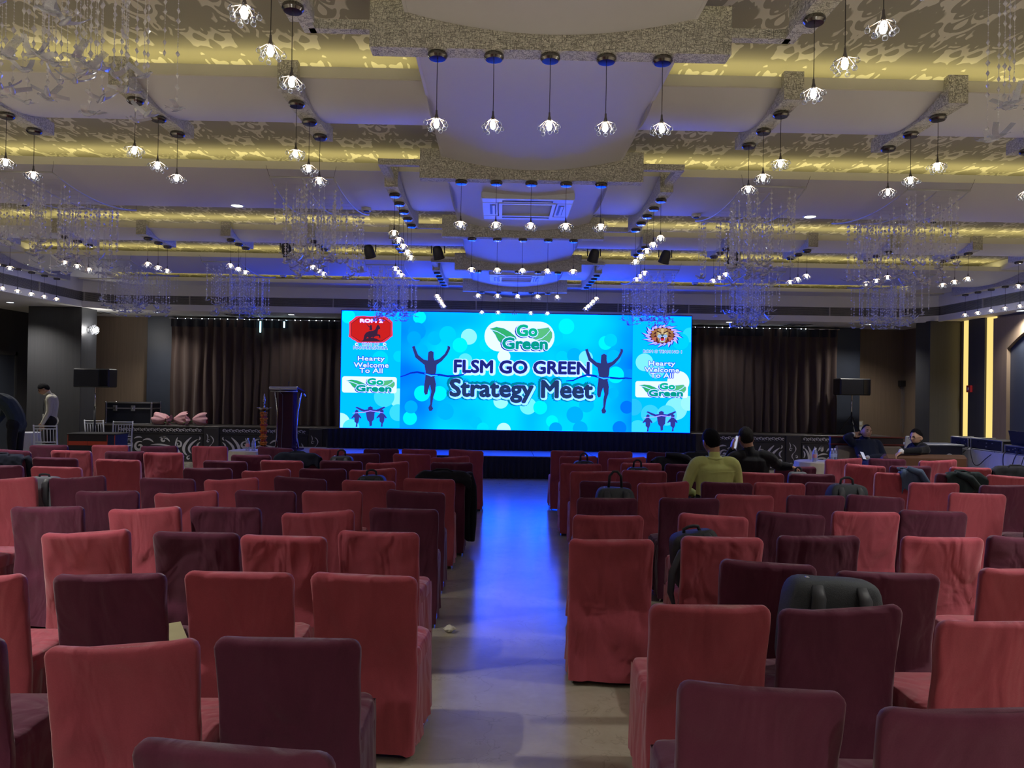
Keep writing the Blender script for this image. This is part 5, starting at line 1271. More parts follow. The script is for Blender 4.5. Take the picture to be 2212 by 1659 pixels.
cable('cable', [(8.56, 12.32, DJZ+.05), (cx_, 12.3, DJZ), (cx_-.02, 12.36, .55), (cx_-.02, 12.28, .4), (cx_-.02, 12.34, .2), (cx_-.1, 12.3, .01)], .007, M_CAB, 'kinked dark cable hanging below the laptop')
cable('cable', [(8.56, 12.1, DJZ+.05), (cx_, 12.1, DJZ), (cx_-.03, 12.16, .5), (cx_-.03, 12.2, .3), (cx_-.1, 12.15, .01)], .006, M_CAB, 'thin dark cable hanging below the monitor')
t = thing('counter', 'dark counter with a pale top beyond the leather sofa', 'counter', (7.75, 13.6, 0))
MB().bbox(-.55, .62, 0, .5, 0, .80, .008).build('body', plain('counter_dark', (.014, .016, .03), rough=.5), t); MB().bbox(-.57, .64, -.02, .52, .80, .83, .006).build('top', plain('counter_top', (.20, .22, .28), rough=.4), t)
mb = MB(); ring_ = [(.38+.07*math.cos(2*PI*k/20), .58+.08*math.sin(2*PI*k/20)) for k in range(21)]; stroke(mb, ring_, .010, -.006, -.001); e = mb.build('emblem_ring', M_WPLASTIC, t)
MB().box(.31, .45, -.006, -.001, .50, .53).build('emblem_bar', M_WPLASTIC, t)
t = thing('white_chair', 'plain white plastic chair back behind the man in glasses', 'chair', (7.0, 13.0, 0), .3)
MB().bbox(-.12, .12, -.012, .012, .46, 1.02, .03, R3('X', .12)).build('back', M_WPLASTIC, t); MB().bbox(-.22, .22, -.40, .02, .43, .46, .01).build('seat', M_WPLASTIC, t)
for sx in (-.18, .18):
    for yy in (-.36, -.02): MB().tube([(sx, yy, 0), (sx*.95, yy, .43)], .014, 6).build('leg', M_WPLASTIC, t)
# ------------------------------------------------------------------ wall fittings
t = thing('wall_sconce', 'glass cluster wall lamp lit on the dark column', 'wall lamp', (-8.72, 16.18, 2.82))
MB().lathe([(0, 0), (.07, 0), (.07, .015), (0, .02)], 20, R3('Y', PI/2)).build('back_plate', M_CHROME, t, smooth='auto')
MB().tube([(.01, 0, 0), (.09, 0, 0)], .01).build('stem', M_CHROME, t)
MB().sphere((.11, 0, 0), .035, 12, 8).build('bulb', M_BULB, t, smooth=True)
rs = random.Random(3)
for k in range(26):
    z = 1-2*(k+.5)/26; a = k*2.4; q = math.sqrt(1-z*z); MB().sphere((.11+.085*q*math.cos(a), .085*q*math.sin(a), .085*z), .021, 8, 6).build('glass_ball', M_GLASSBALL, t, smooth=True)
l = bpy.data.lights.new('lamp', 'POINT'); l.energy = 14; l.color = (1, .96, .92); l.shadow_soft_size = .09; lo = bpy.data.objects.new('lamp', l); COL.objects.link(lo); lo.parent = t; lo.location = (.16, 0, 0)
t = thing('fire_alarm', 'small red fire alarm box on the dark pier', 'fire alarm', (9.59, 15.36, 1.86)); MB().bbox(-.04, .01, -.07, .07, -.07, .07, .008).build('box', plain('alarm_red', (.42, .02, .025), rough=.4), t); MB().bbox(-.045, -.04, -.015, .015, -.03, .03, .002).build('push_plate', M_WPLASTIC, t)
t = thing('wall_socket', 'double white socket plate on the veneer wall', 'socket', (8.62, 18.049, .96)); MB().bbox(-.07, .07, -.014, 0, -.12, .12, .004).build('plate', M_CUSH, t)
for z in (-.06, .06): MB().bbox(-.035, .035, -.018, -.012, z-.035, z+.035, .003).build('outlet', M_WPLASTIC, t)
t = thing('bead_curtain', 'pale bead curtain under a black pelmet in the wall niche', 'bead curtain', (9.78, 17.96, 0))
MB().bbox(-.26, .10, -.03, .08, 1.92, 2.06, .006).build('pelmet', M_BLACK, t)
M_BEADC = plain('bead_grey', (.20, .20, .22), rough=.3, var=.2)
for k in range(13):
    mb = MB(); x = -.22+.025*k; mb.tube([(x, 0, 1.93), (x+.004*math.sin(k), 0, .82)], .0035, 4)
    for z in (1.75, 1.6, 1.45, 1.3, 1.15, 1.0): mb.sphere((x, 0, z+.03*math.sin(k*1.7)), .009, 6, 4)
    mb.build('bead_string', M_BEADC, t)
# crumpled tissue on the aisle floor
mb = MB(); rt_ = random.Random(2)
def tis(u, v):
    a = 2*PI*u; b = PI*(v-.5); r = .030*(1+.35*mnoise.noise(Vector((math.cos(a)*2, math.sin(a)*2, v*5)))); return (1.25*r*math.cos(b)*math.cos(a), r*math.cos(b)*math.sin(a), max(.002, .026+r*.8*math.sin(b)))
mb.grid(tis, 22, 12, closeu=True); tag(mb.build('crumpled_tissue', plain('tissue', (.62, .60, .52), rough=.8, bump=.5, bscale=60), None, loc=(-.33, 5.31, 0)), 'crumpled white tissue on the aisle floor', 'tissue')
# ------------------------------------------------------------------ bags, jackets and papers left on the chairs
M_BAGB = plain('bag_black', (.014, .016, .022), rough=.7, var=.3, scale=40, bump=.3, bscale=200)
M_BAGG = plain('bag_grey', (.040, .050, .062), rough=.75, var=.2, scale=60, bump=.3, bscale=250)
M_BAGL = plain('bag_pale', (.13, .145, .18), rough=.7, var=.15, scale=30)
M_STRAP = plain('strap_web', (.022, .026, .036), rough=.6, var=.2)
def sbox(mb, cx, cy, cz, hx, hy, hz, e=.34, nu=32, nv=14, taper=.12, wob=.01, seed=0, M=None):
    def fn(u, v):
        a = 2*PI*u; b = PI*(v-.5); cb, sb = math.cos(b), math.sin(b); ca, sa = math.cos(a), math.sin(a); f = lambda t: math.copysign(abs(t)**e, t)
        k = 1-taper*max(0., f(sb)); x, y, z = hx*f(cb)*f(ca)*k, hy*f(cb)*f(sa)*k, hz*f(sb)
        w_ = wob*mnoise.noise(Vector((x*9+seed, y*9, z*9))); p = Vector((cx+x*(1+w_*4), cy+y*(1+w_*6), cz+z+w_)); return M @ p if M is not None else p
    return mb.grid(fn, nu, nv, closeu=True)
def backpack(x, y, z, w_, d, h, rz, label, mat, group=None, panel=None, handle=.10, tilt=0., lean=0.):
    t = thing('backpack', label, 'bag', (x, y, z), rz, group); t.rotation_euler = (lean, tilt, rz)
    mb = MB(); sbox(mb, 0, 0, h/2, w_/2, d/2, h/2, seed=x*7); mb.build('body', mat, t, smooth=True)
    mb = MB(); sbox(mb, 0, d*.48, h*.34, w_*.40, d*.18, h*.27, seed=x*3); mb.build('front_pocket', mat, t, smooth=True)
    # strap side faces the chair back
    for s in (-1, 1):
        q = w_*.22*s; MB().tube([(q, -d*.36, h*.95), (q*1.05, -d*.56, h*.84), (q*1.1, -d*.58, h*.55), (q*1.3, -d*.52, h*.22)], [.026, .030, .028, .016], 8, sq=(1., .32)).build('shoulder_strap', panel or M_STRAP, t, smooth=True)
    MB().tube([(-w_*.16, 0, h*.96), (-w_*.14, -.005, h+handle*.7), (-w_*.05, -.01, h+handle), (w_*.05, -.01, h+handle), (w_*.14, -.005, h+handle*.7), (w_*.16, 0, h*.96)], .011, 8, sq=(1, .6)).build('handle', M_STRAP, t, smooth=True)
    MB().tube([(-w_*.40, d*.20, h*.80), (-w_*.25, d*.24, h*.93), (0, d*.25, h*.965), (w_*.25, d*.24, h*.93), (w_*.40, d*.20, h*.80)], .0045, 5).build('zip', M_STRAP, t)
    MB().bbox(-w_*.28, -w_*.24, -.01, .01, h*.97, h*1.0, .003).build('zip_puller', M_SIL, t)
    return t
def on_seat(cx, cy, dx=0., dy=.225): return (cx+dx, cy+.065+dy, .487)
def bp(cx, cy, w_, d, h, label, mat, dx=0., rz=0., **k): return backpack(*on_seat(cx, cy, dx), w_, d, h, rz, label, mat, group=None, **k)
bp(-1.81, 8.70, .30, .17, .40, 'black backpack standing behind a maroon chair three rows from the stage, lectern side', M_BAGB, dx=-.05, handle=.07)
bp(-1.18, 6.89, .30, .18, .385, 'black backpack with peaked top on a red chair five rows from the stage', M_BAGB, dx=-.02, handle=.05)
bp(.95, 8.77, .28, .16, .375, 'dark backpack with tall handle on the aisle chair, third row from the stage', M_BAGB, dx=.06, handle=.09)
bp(1.56, 8.10, .28, .16, .375, 'dark backpack with arched handle, fourth row, second chair from the aisle', M_BAGB, dx=-.03, handle=.08)
bp(.86, 5.97, .34, .20, .42, 'grey and black tote backpack with big looped handle near the aisle', M_BAGG, dx=.10, handle=.13)
bp(1.32, 4.42, .32, .20, .36, 'black backpack slumped sideways on a red chair with strap hanging', M_BAGB, dx=-.04, handle=.03, tilt=-.22)
bp(1.37, 2.98, .43, .19, .42, 'large dark grey backpack with zip on top of a maroon chair', M_BAGG, dx=.06, handle=-.02, tilt=.05)
bp(3.17, 6.31, .36, .19, .43, 'dark blue grey backpack with flat handle, between two maroon chairs', M_BAGG, dx=-.13, handle=.06)
bp(3.32, 7.97, .22, .14, .36, 'pale handled bag on a maroon chair behind the man in black', M_BAGL, dx=-.05, handle=.05)
bp(-4.31, 6.70, .30, .20, .355, 'pale grey backpack sticking out beside a red chair, lectern side', M_BAGL, dx=.17, handle=.02)
M_BAGBL = plain('bag_blue', (.20, .24, .36), rough=.6, var=.2, scale=25)
# bag on a seat of the last row
lastc = build_chair(-1.20, 1.44, 'D', 'dark maroon covered chair, last row from the stage, holding a pale blue bag', 0.)
lastd = build_chair(-1.95, 1.50, 'R', 'rose red covered chair in the last row beside the blue bag chair', 0.)
t = backpack(-1.14, 1.76, .487, .36, .18, .285, .2, 'pale blue and grey bag lying on a last row chair', M_BAGBL, handle=.0)
# the strap that hangs from the slumped backpack
tag(MB().tube([(1.20, 4.60, .80), (1.10, 4.55, .74), (1.045, 4.53, .62), (1.035, 4.53, .50), (1.06, 4.54, .42), (1.045, 4.53, .36)], [.02, .028, .034, .03, .016, .010], 8, sq=(1., .4)).build('bag_strap', M_STRAP, None, smooth=True), 'black padded strap hanging beside a red chair from the slumped backpack', 'strap')
# jackets
M_JBLK = cloth('jacket_black', (.007, .008, .012), (.018, .019, .026), sheen=.1, fold=.4, rnd=.02); M_JNAVY = cloth('jacket_navy', (.006, .008, .018), (.014, .018, .034), sheen=.05, fold=.4, rnd=.02)
M_JBLUE = cloth('jacket_blue', (.035, .058, .11), (.065, .095, .16), sheen=.1, fold=.4, rnd=.02); M_JGREY = cloth('jacket_grey', (.085, .095, .12), (.14, .15, .18), sheen=.2, fold=.4, rnd=.02); M_JGRN = cloth('jacket_teal', (.010, .018, .022), (.020, .030, .035), sheen=.05, fold=.4, rnd=.02)
def jacket(cx, cy, label, mat, u0=-.27, u1=.27, back=.10, front=.45, seed=0, sleeve=None, yaw=0., lift=.0):
    """draped over a chair back: hangs `back` down the rear and `front` down the front"""
    t = thing('jacket', label, 'jacket', (cx, cy+.065, 0), yaw); zt = .868+lift
    prof = [(-.088, zt-.06-back), (-.084, zt-.06-back*.5), (-.080, zt-.05), (-.066, zt-.012), (-.035, zt), (-.004, zt-.012), (.012, zt-.06), (.030, zt-.2), (.050, zt-.06-front*.5), (.060, zt-.06-front)]
    def fn(u, v):
        q = v*(len(prof)-1); i = min(len(prof)-2, int(q)); f = q-i; y = prof[i][0]*(1-f)+prof[i+1][0]*f; z = prof[i][1]*(1-f)+prof[i+1][1]*f
        x = u0+(u1-u0)*u; n = mnoise.noise(Vector((x*9, v*5, seed))); n2 = mnoise.noise(Vector((x*22, v*3, seed+9)))
        edge = max(0., abs(u-.5)*2-.75)*4
        hem = (mnoise.noise(Vector((u*5, seed, 3)))*.06 if v in (0, 1) else 0)
        return (x+.02*n*(1-abs(2*v-1)*.2), y+(1 if v > .5 else -1)*(.010+.018*abs(n)+.008*n2), z+.010*n-edge*.05+hem)
    o = MB().grid(fn, 26, 30).build('shell', mat, t, smooth=True); m = o.modifiers.new('s', 'SOLIDIFY'); m.thickness = .007; m.offset = 1
    if sleeve:
        for pts in sleeve: MB().tube(pts, [.045, .055, .052, .046, .040][:len(pts)] if len(pts) <= 5 else .05, 12, sq=(1., .75)).build('sleeve', mat, t, smooth=True)
    MB().tube([(u0*.4, -.075, zt-.01), (u0*.2, -.03, zt+.012), (u1*.2, -.03, zt+.012), (u1*.4, -.075, zt-.01)], .012, 8).build('collar', mat, t, smooth=True)
    return t
jacket(-2.51, 9.50, 'navy black jacket spread over a chair back, second row, lectern side', M_JNAVY, -.29, .28, .10, .4, 1)
jacket(-.58, 7.65, 'long black coat hung over the aisle chair, fourth row, lectern side', M_JBLK, -.25, .30, .05, .62, 2, sleeve=[[(.27, .02, .84), (.30, .10, .70), (.31, .14, .50), (.31, .18, .30), (.30, .22, .12)], [(.26, .06, .80), (.285, .22, .62), (.29, .30, .42), (.29, .34, .22)]])
jacket(-5.67, 8.73, 'dark navy jacket hung over an outer chair, third row, lectern side', M_JNAVY, -.27, .26, .06, .5, 3, sleeve=[[(.25, .0, .84), (.28, .05, .74), (.285, .08, .62), (.28, .10, .52)]])
jacket(2.23, 9.68, 'black jacket bundled over a chair, second row, third from the aisle', M_JBLK, -.28, .28, .10, .4, 4, sleeve=[[(-.1, -.06, .90), (.05, -.08, .89), (.16, -.10, .86), (.22, -.12, .80)]])
jacket(2.83, 10.56, 'black jacket over a front row chair near the man in yellow green', M_JBLK, -.27, .27, .10, .4, 5)
jacket(2.90, 9.79, 'slate grey jacket over a chair, second row, beside the man in yellow green', M_JGREY, -.27, .27, .25, .4, 6)
jacket(4.37, 8.24, 'blue grey jacket slipping off one corner of a red chair', M_JBLUE, .02, .29, .16, .35, 7, sleeve=[[(.10, -.05, .90), (.22, -.10, .86), (.27, -.13, .76), (.24, -.12, .66)]], lift=.025)
jacket(4.98, 8.13, 'dark teal jacket over a maroon chair, control table side', M_JGRN, -.16, .27, .16, .35, 8, sleeve=[[(-.05, -.08, .87), (.08, -.12, .82), (.16, -.13, .72)]], lift=.015)
jacket(6.21, 9.02, 'black jacket over an outer chair beside the control table', M_JBLK, -.29, .29, .12, .4, 9)
# notebook and papers
t = thing('notebook', 'olive covered notebook lying open edge on a maroon seat', 'notebook', (-1.60, 3.66, .490), .5)
MB().bbox(-.10, .10, -.14, .14, 0, .004, .001).build('back_cover', plain('olive_cover', (.30, .27, .15), rough=.6), t); MB().bbox(-.097, .097, -.137, .137, .004, .016, .001).build('pages', plain('page_paper', (.62, .60, .52), rough=.8), t); MB().bbox(-.10, .10, -.14, .14, .016, .020, .001, R3('Y', -.05)).build('front_cover', MATS['olive_cover'], t)
t = thing('papers', 'stack of white papers on a seat between red chairs', 'papers', (3.10, 4.74, .490), .2)
for k in range(3): MB().box(-.105, .105, -.148, .148, .0012*k, .0012*k+.001, R3('Z', .06*k)).build('sheet', plain('sheet_paper', (.58, .56, .50), rough=.8) if 'sheet_paper' not in MATS else MATS['sheet_paper'], t)
# ------------------------------------------------------------------ people
import numpy as np
M_SKIN = plain('skin', (.38, .21, .135), rough=.5, var=.08, scale=20); M_SKIN2 = plain('skin_light', (.48, .29, .20), rough=.5, var=.08, scale=20)
M_HAIR = plain('hair_black', (.006, .006, .008), spec=.12, rough=.75, var=.4, scale=60, bump=.6, bscale=220); M_HAIRT = plain('hair_greying', (.014, .013, .013), spec=.15, rough=.75, var=.5, scale=60, bump=.6, bscale=220)
M_EYE = plain('eye_dark', (.03, .02, .018), rough=.2); M_LIP_ = plain('lip', (.22, .085, .07), rough=.5)
M_LIME = cloth('lime_shirt', (.46, .52, .17), (.62, .68, .26), sheen=.1, fold=.5, rnd=.01); M_CREAMS = cloth('cream_shirt', (.44, .42, .34), (.58, .56, .46), sheen=.1, fold=.5, rnd=.01)
M_SUITK = cloth('suit_black', (.008, .009, .012), (.018, .019, .024), sheen=.1, fold=.4, rnd=.01); M_SUITN = cloth('suit_navy', (.010, .014, .036), (.022, .030, .062), sheen=.1, fold=.4, rnd=.01); M_SUITT = cloth('suit_teal', (.020, .032, .040), (.038, .054, .064), sheen=.1, fold=.4, rnd=.01)
M_TROU = cloth('trouser_dark', (.014, .012, .012), (.028, .024, .024), sheen=.1, fold=.4, rnd=.01); M_SHIRTW = plain('shirt_white', (.66, .67, .70), rough=.6); M_SHOE = plain('shoe_black', (.012, .012, .012), rough=.3)
def V3(*a): return Vector(a)
def head_fn(C, R_, s=1., k=1.):
    def pt(az, b, off=0.):
        cb, sb = math.cos(b), math.sin(b); x, y, z = .074*cb*math.cos(az), .094*cb*math.sin(az), .116*sb
        fa = math.atan2(math.cos(az), math.sin(az))      # 0 at the face
        if z < 0: x *= 1-.30*(-z/.116)**1.3
        if y < 0 and z < -.02: y *= 1-.35*min(1., (-z-.02)/.09)
        if y > 0:
            y *= .97
            g = lambda a0, b0, wa, wb: math.exp(-((fa-a0)/wa)**2-((b-b0)/wb)**2)
            y += .024*g(0, -.14, .16, .20)+.010*g(0, .06, .12, .2)-.011*(g(.40, .05, .2, .13)+g(-.40, .05, .2, .13))+.006*g(0, .26, .6, .12)+.007*g(0, -.50, .3, .10)+.012*g(0, -1.0, .5, .25)+.005*(g(.55, -.2, .3, .25)+g(-.55, -.2, .3, .25))
        p = Vector((x, y, z)); 
        if off: p += p.normalized()*off
        return C+R_ @ (p*s)
    return pt
def hand_chains(wrist, d, n, side, curl=.5, thumb=.7, tag_='skin', s=1.):
    d = d.normalized(); n = (n-d*n.dot(d)).normalized(); l = d.cross(n)*side; out = []
    for o in (-.026, -.009, .009, .026): out.append((tag_, [wrist+l*o*.6*s, wrist+l*o*s+d*.045*s, wrist+l*o*s+d*.088*s], [.015*s, .0165*s, .0125*s], None))
    for o, L in ((-.027, .78), (-.009, .95), (.009, 1.), (.027, .92)):
        p = wrist+l*o*s+d*.085*s; pts = [p]; a = curl*.6
        for sg in (.042, .028, .022):
            dd = d*math.cos(a)+n*math.sin(a); p = p+dd*sg*L*s; pts.append(p); a += curl
        out.append((tag_, pts, [.0105*s, .010*s, .009*s, .0075*s], None))
    b = wrist+l*.026*s+d*.02*s; dd = (d*(1-.5*thumb)+l*thumb+n*.3).normalized()
    out.append((tag_, [b, b+dd*.035*s, b+dd*.035*s+(d*.8+n*.45).normalized()*.03*s, b+dd*.037*s+(d*.8+n*.6).normalized()*.052*s], [.014*s, .013*s, .011*s, .008*s], None))
    return out
def person(label, loc, yaw, chains, head, mats, hair, skin='skin', extras=None, vox=.0085):
    root = thing('person', label, 'person', loc, yaw)
    mb = MB()
    for tg, pts, rad, sq in chains:
        pts = [Vector(p) for p in pts]; n = 12; rr = rad if isinstance(rad, (list, tuple)) else [rad]*len(pts)
        # resample so that bends stay round
        Q = []; Rr = []
        for i in range(len(pts)-1):
            for k in range(4):
                f = k/4; p0, p1, p2, p3 = pts[max(0, i-1)], pts[i], pts[i+1], pts[min(len(pts)-1, i+2)]
                Q.append(.5*((2*p1)+(-p0+p2)*f+(2*p0-5*p1+4*p2-p3)*f*f+(-p0+3*p1-3*p2+p3)*f**3)); Rr.append(rr[i]*(1-f)+rr[i+1]*f)
        Q.append(pts[-1]); Rr.append(rr[-1])
        mb.tube(Q, Rr, n, sq=sq); s_ = sq or (1, 1)
        mb.sphere(pts[0], rr[0], 10, 8, (s_[0], min(s_), min(s_)) if sq else (1, 1, 1)); mb.sphere(pts[-1], rr[-1], 10, 8, (s_[0], min(s_), min(s_)) if sq else (1, 1, 1))
    C, R_, hs = head; hp = head_fn(C, R_, hs)
    mb.grid(lambda u, v: hp(2*PI*u, max(-1.5707, min(1.5707, -PI/2+PI*v))), 40, 28, closeu=True)
    for sx in (-1, 1):
        T = Matrix.Translation(C) @ R_.to_4x4() @ T3(sx*.077*hs, -.012*hs, -.008*hs) @ R3('Z', sx*.35); mb.sphere((0, 0, 0), 1., 10, 8, (.011*hs, .026*hs, .036*hs), M=T)
    tmp = mb.build('tmp', mats['skin']); m = tmp.modifiers.new('r', 'REMESH'); m.mode = 'VOXEL'; m.voxel_size = vox
    m = tmp.modifiers.new('s', 'SMOOTH'); m.iterations = 3; m.factor = .5
    dg = bpy.context.evaluated_depsgraph_get(); me = bpy.data.meshes.new_from_object(tmp.evaluated_get(dg)); om = tmp.data; bpy.data.objects.remove(tmp); bpy.data.meshes.remove(om)
    tags = list(mats.keys()); me.materials.clear()
    for k in tags: me.materials.append(mats[k])
    nf = len(me.polygons); cen = np.zeros(nf*3); me.polygons.foreach_get('center', cen); cen = cen.reshape(-1, 3)
    best = np.full(nf, 1e9); idx = np.zeros(nf, dtype=np.int32)
    for tg, pts, rad, sq in chains:
        rr = rad if isinstance(rad, (list, tuple)) else [rad]*len(pts)
        for i in range(len(pts)-1):
            a = np.array(pts[i]); b = np.array(pts[i+1]); ab = b-a; t = np.clip(((cen-a) @ ab)/max(1e-9, ab @ ab), 0, 1); q = a+t[:, None]*ab
            dist = np.linalg.norm(cen-q, axis=1)/(rr[i]*(1-t)+rr[i+1]*t)
            sel = dist < best; best[sel] = dist[sel]; idx[sel] = tags.index(tg)
    dist = np.linalg.norm((cen-np.array(C)), axis=1)/(.10*hs); sel = dist < best; idx[sel] = tags.index('skin')
    me.polygons.foreach_set('material_index', idx); me.polygons.foreach_set('use_smooth', [True]*nf); me.update()
    link('body', me, root)
    # hair
    hm, front, backl, vol = hair; hseed = loc[0]
    def hairf(u, v):
        az = 2*PI*u; fa = abs(math.atan2(math.cos(az), math.sin(az))); lim = front+(backl-front)*min(1., max(0., (fa-.7)/1.7))
        if 1.1 < fa < 1.75: lim = max(lim, .16)
        b = PI/2-(PI/2-lim)*v; o = vol*(1-.55*v**3)*(1+.35*mnoise.noise(Vector((math.cos(az)*3+hseed, math.sin(az)*3, b*4))))
        return hp(az, b, o/hs)
    def haird(u, v): return hp(2*PI*u, 0)
    hb = MB(); hb.grid(hairf, 44, 14, closeu=True); hb.build('hair', hm, root, smooth=True)
    for sx in (-1, 1):
        fz = PI/2-sx*.40
        MB().sphere(hp(fz, .04, -.004), .0125*hs, 8, 6).build('eye', M_EYE, root, smooth=True)
        MB().tube([hp(fz+sx*.22, .20, .004), hp(fz, .27, .005), hp(fz-sx*.22, .22, .004)], [.003, .0055, .003], 6).build('eyebrow', hm, root, smooth=True)
    MB().tube([hp(PI/2+.26, -.52, .002), hp(PI/2, -.50, .004), hp(PI/2-.26, -.52, .002)], [.002, .005, .002], 6).build('mouth', M_LIP_, root, smooth=True)
    return root, hp
def rot(yaw=0., pit=0., rol=0.): return (R3('Z', yaw) @ R3('X', pit) @ R3('Y', rol)).to_3x3()
def seated_lower(sx=.10, lean=.0, kn=.46, tg='trouser'):
    """thighs, shins and feet of a seated figure; hips at the origin column, knees forward (+y)"""
    out = [(tg, [(-.09, -.02, .575), (.09, -.02, .575)], [.125, .125], (1., 1.))]
    for s in (-1, 1):
        out.append((tg, [(s*.09, .0, .57), (s*sx, .22, .575), (s*(sx+.02), .44, .53)], [.095, .082, .062], None)); out.append((tg, [(s*(sx+.02), .44, .53), (s*(sx+.02), .45, .30), (s*(sx+.02), .42, .10)], [.060, .055, .042], None))
        out.append(('shoe', [(s*(sx+.02), .40, .05), (s*(sx+.03), .52, .038), (s*(sx+.03), .60, .034)], [.042, .040, .030], None))
    return out
def torso(tg, tilt=0., w=1.14, dp=.74, x0=0., y0=0., zs=1.):
    z = [.56, .66, .78, .90, .965, 1.0]; r = [.158, .150, .150, .165, .160, .105]
    return (tg, [(x0, y0+tilt*(zz-.56), .56+(zz-.56)*zs) for zz in z], r, (w, dp))
# man in yellow green, seen from behind
ch = [torso('shirt', -.05, 1.20, .72)]+seated_lower(.11)
ch += [('skin', [(0, -.02, 1.03), (0, .005, 1.10), (.0, .025, 1.17)], [.062, .056, .058], None)]
for s in (-1, 1):
    sh = V3(s*.185, -.02, .985); el = V3(s*.275, .02, .73) if s < 0 else V3(.25, .03, .73); wr = V3(s*.12, .26, .66)
    ch += [('shirt', [V3(s*.12, -.02, 1.0), sh, (sh+el)/2+V3(s*.012, 0, 0), el], [.075, .070, .058, .050], None), ('shirt', [el, (el+wr)/2, wr], [.050, .045, .036], None)]+hand_chains(wr, V3(-s*.3, .9, -.15), V3(0, 0, -1), -s, .35)
p, hp = person('person in a yellow green shirt seated with back to the entrance', (2.13, 7.50, 0), 0., ch, (V3(-.02, .055, 1.205), rot(.25, -.22, .0), 1.0), dict(skin=M_SKIN, shirt=M_LIME, trouser=M_TROU, shoe=M_SHOE), (M_HAIR, .55, -.52, .024))
MB().tube([(-.068, .03, 1.062), (-.06, -.045, 1.050), (0, -.075, 1.048), (.06, -.045, 1.050), (.068, .03, 1.062)], [.018, .022, .024, .022, .018], 8, sq=(1., .6)).build('shirt_collar', M_LIME, p, smooth=True)
MB().tube([(-.17, -.135, .94), (-.08, -.158, .93), (.08, -.158, .93), (.17, -.135, .94)], .003, 5).build('yoke_seam', M_LIME, p, smooth=True)
# man in black on the phone, seen from behind
ch = [torso('suit', -.03, 1.30, .74)]+seated_lower(.12)
ch += [('skin', [(-.02, -.02, 1.03), (-.03, .0, 1.10), (-.05, .01, 1.17)], [.064, .058, .060], None)]
sh = V3(-.20, -.02, .98); el = V3(-.25, .14, .86); wr = V3(-.185, .10, 1.055)
ch += [('suit', [V3(-.12, -.02, 1.0), sh, (sh+el)/2, el], [.078, .072, .062, .055], None), ('suit', [el, (el+wr)*.5, wr], [.055, .048, .040], None)]+hand_chains(wr, V3(.10, -.05, .9), V3(.9, 0, .1), 1, .55)
sh = V3(.20, -.02, .98); el = V3(.34, .08, .89); wr = V3(.44, .02, .89)
ch += [('suit', [V3(.12, -.02, 1.0), sh, (sh+el)/2, el], [.078, .074, .064, .058], None), ('suit', [el, (el+wr)/2, wr], [.058, .052, .042], None)]+hand_chains(wr, V3(.8, -.1, -.35), V3(0, -.3, -1), -1, .4)
p, hp = person('person in a black jacket seated with back turned, phone at the ear', (2.79, 8.38, 0), 0., ch, (V3(-.055, .03, 1.20), rot(.12, -.05, .06), 1.0), dict(skin=M_SKIN, suit=M_SUITK, trouser=M_TROU, shoe=M_SHOE), (M_HAIRT, .6, -.52, .014))
t = thing('phone', 'pale lit phone held at the ear of the man in black', 'phone', (2.79-.150, 8.38+.045, 1.150), .1); t.rotation_euler = (0, .18, .1); MB().bbox(-.005, .005, -.036, .036, -.075, .075, .004).build('case', M_WPLASTIC, t); MB().box(-.0062, -.005, -.031, .031, -.068, .068).build('screen', emit('phone_glow', (.75, .78, 1.), .45), t)
# reclining man in navy suit, facing the entrance
ch = [('suit', [(0, -.12, .56), (-.0, -.06, .66), (.01, .02, .78), (.0, .10, .88), (0, .14, .93), (0, .145, .97)], [.158, .155, .152, .162, .150, .08], (1.22, .76))]
ch = [(a, [(x, -y, z) for x, y, z in b], c, d) for a, b, c, d in ch]
# local frame: he faces +y; the sofa back is at -y
for s in (-1, 1):
    ch += [('trouser', [(s*.09, .14, .55), (s*.12, .36, .58), (s*.13, .56, .56)], [.10, .085, .065], None), ('trouser', [(s*.13, .56, .56), (s*.14, .60, .32), (s*.14, .58, .10)], [.062, .055, .042], None), ('shoe', [(s*.14, .56, .05), (s*.15, .68, .04), (s*.15, .76, .035)], [.042, .040, .03], None)]
ch += [('white', [(0, -.125, .955), (0, -.10, .985)], [.070, .064], None), ('skin', [(0, -.13, .96), (0, -.11, 1.0), (0, -.09, 1.04)], [.060, .056, .060], None)]
sh = V3(.19, -.11, .90); el = V3(.34, .00, 1.0); wr = V3(.20, -.11, 1.045)
ch += [('suit', [V3(.12, -.11, .90), sh, (sh+el)/2, el], [.078, .072, .064, .056], None), ('suit', [el, el*.5+wr*.5+V3(0, 0, .01), wr*.75+el*.25], [.056, .050, .044], None), ('white', [wr*.8+el*.2, wr*.97+el*.03], [.042, .040], None)]+hand_chains(wr, V3(-.8, -.35, .12), V3(0, 1, .2), 1, .3)
sh = V3(-.19, -.11, .90); el = V3(-.24, .04, .70); wr = V3(.10, .24, .70)
ch += [('suit', [V3(-.12, -.11, .90), sh, (sh+el)/2, el], [.078, .072, .064, .056], None), ('suit', [el, (el+wr)/2, wr*.9+el*.1], [.056, .050, .042], None), ('white', [wr*.92+el*.08, wr], [.038, .036], None)]+hand_chains(wr+V3(.012, .006, .0), V3(.85, .35, .0), V3(0, .2, 1), 1, .45)
p, hp = person('person in a navy suit reclining on the beige sofa, hand behind head', (6.0, 12.28, 0), PI-.10, ch, (V3(.0, -.065, 1.095), rot(.12, .12, -.10), 1.0), dict(skin=M_SKIN2, suit=M_SUITN, trouser=M_SUITN, shoe=M_SHOE, white=M_SHIRTW), (M_HAIRT, .92, -.30, .010))
MB().prism([(-.02, .0), (.02, .0), (.012, -.12), (0, -.14), (-.012, -.12)], 0, .006, T3(0, -.02, .93) @ R3('X', .25)).build('tie', M_SUITN, p)
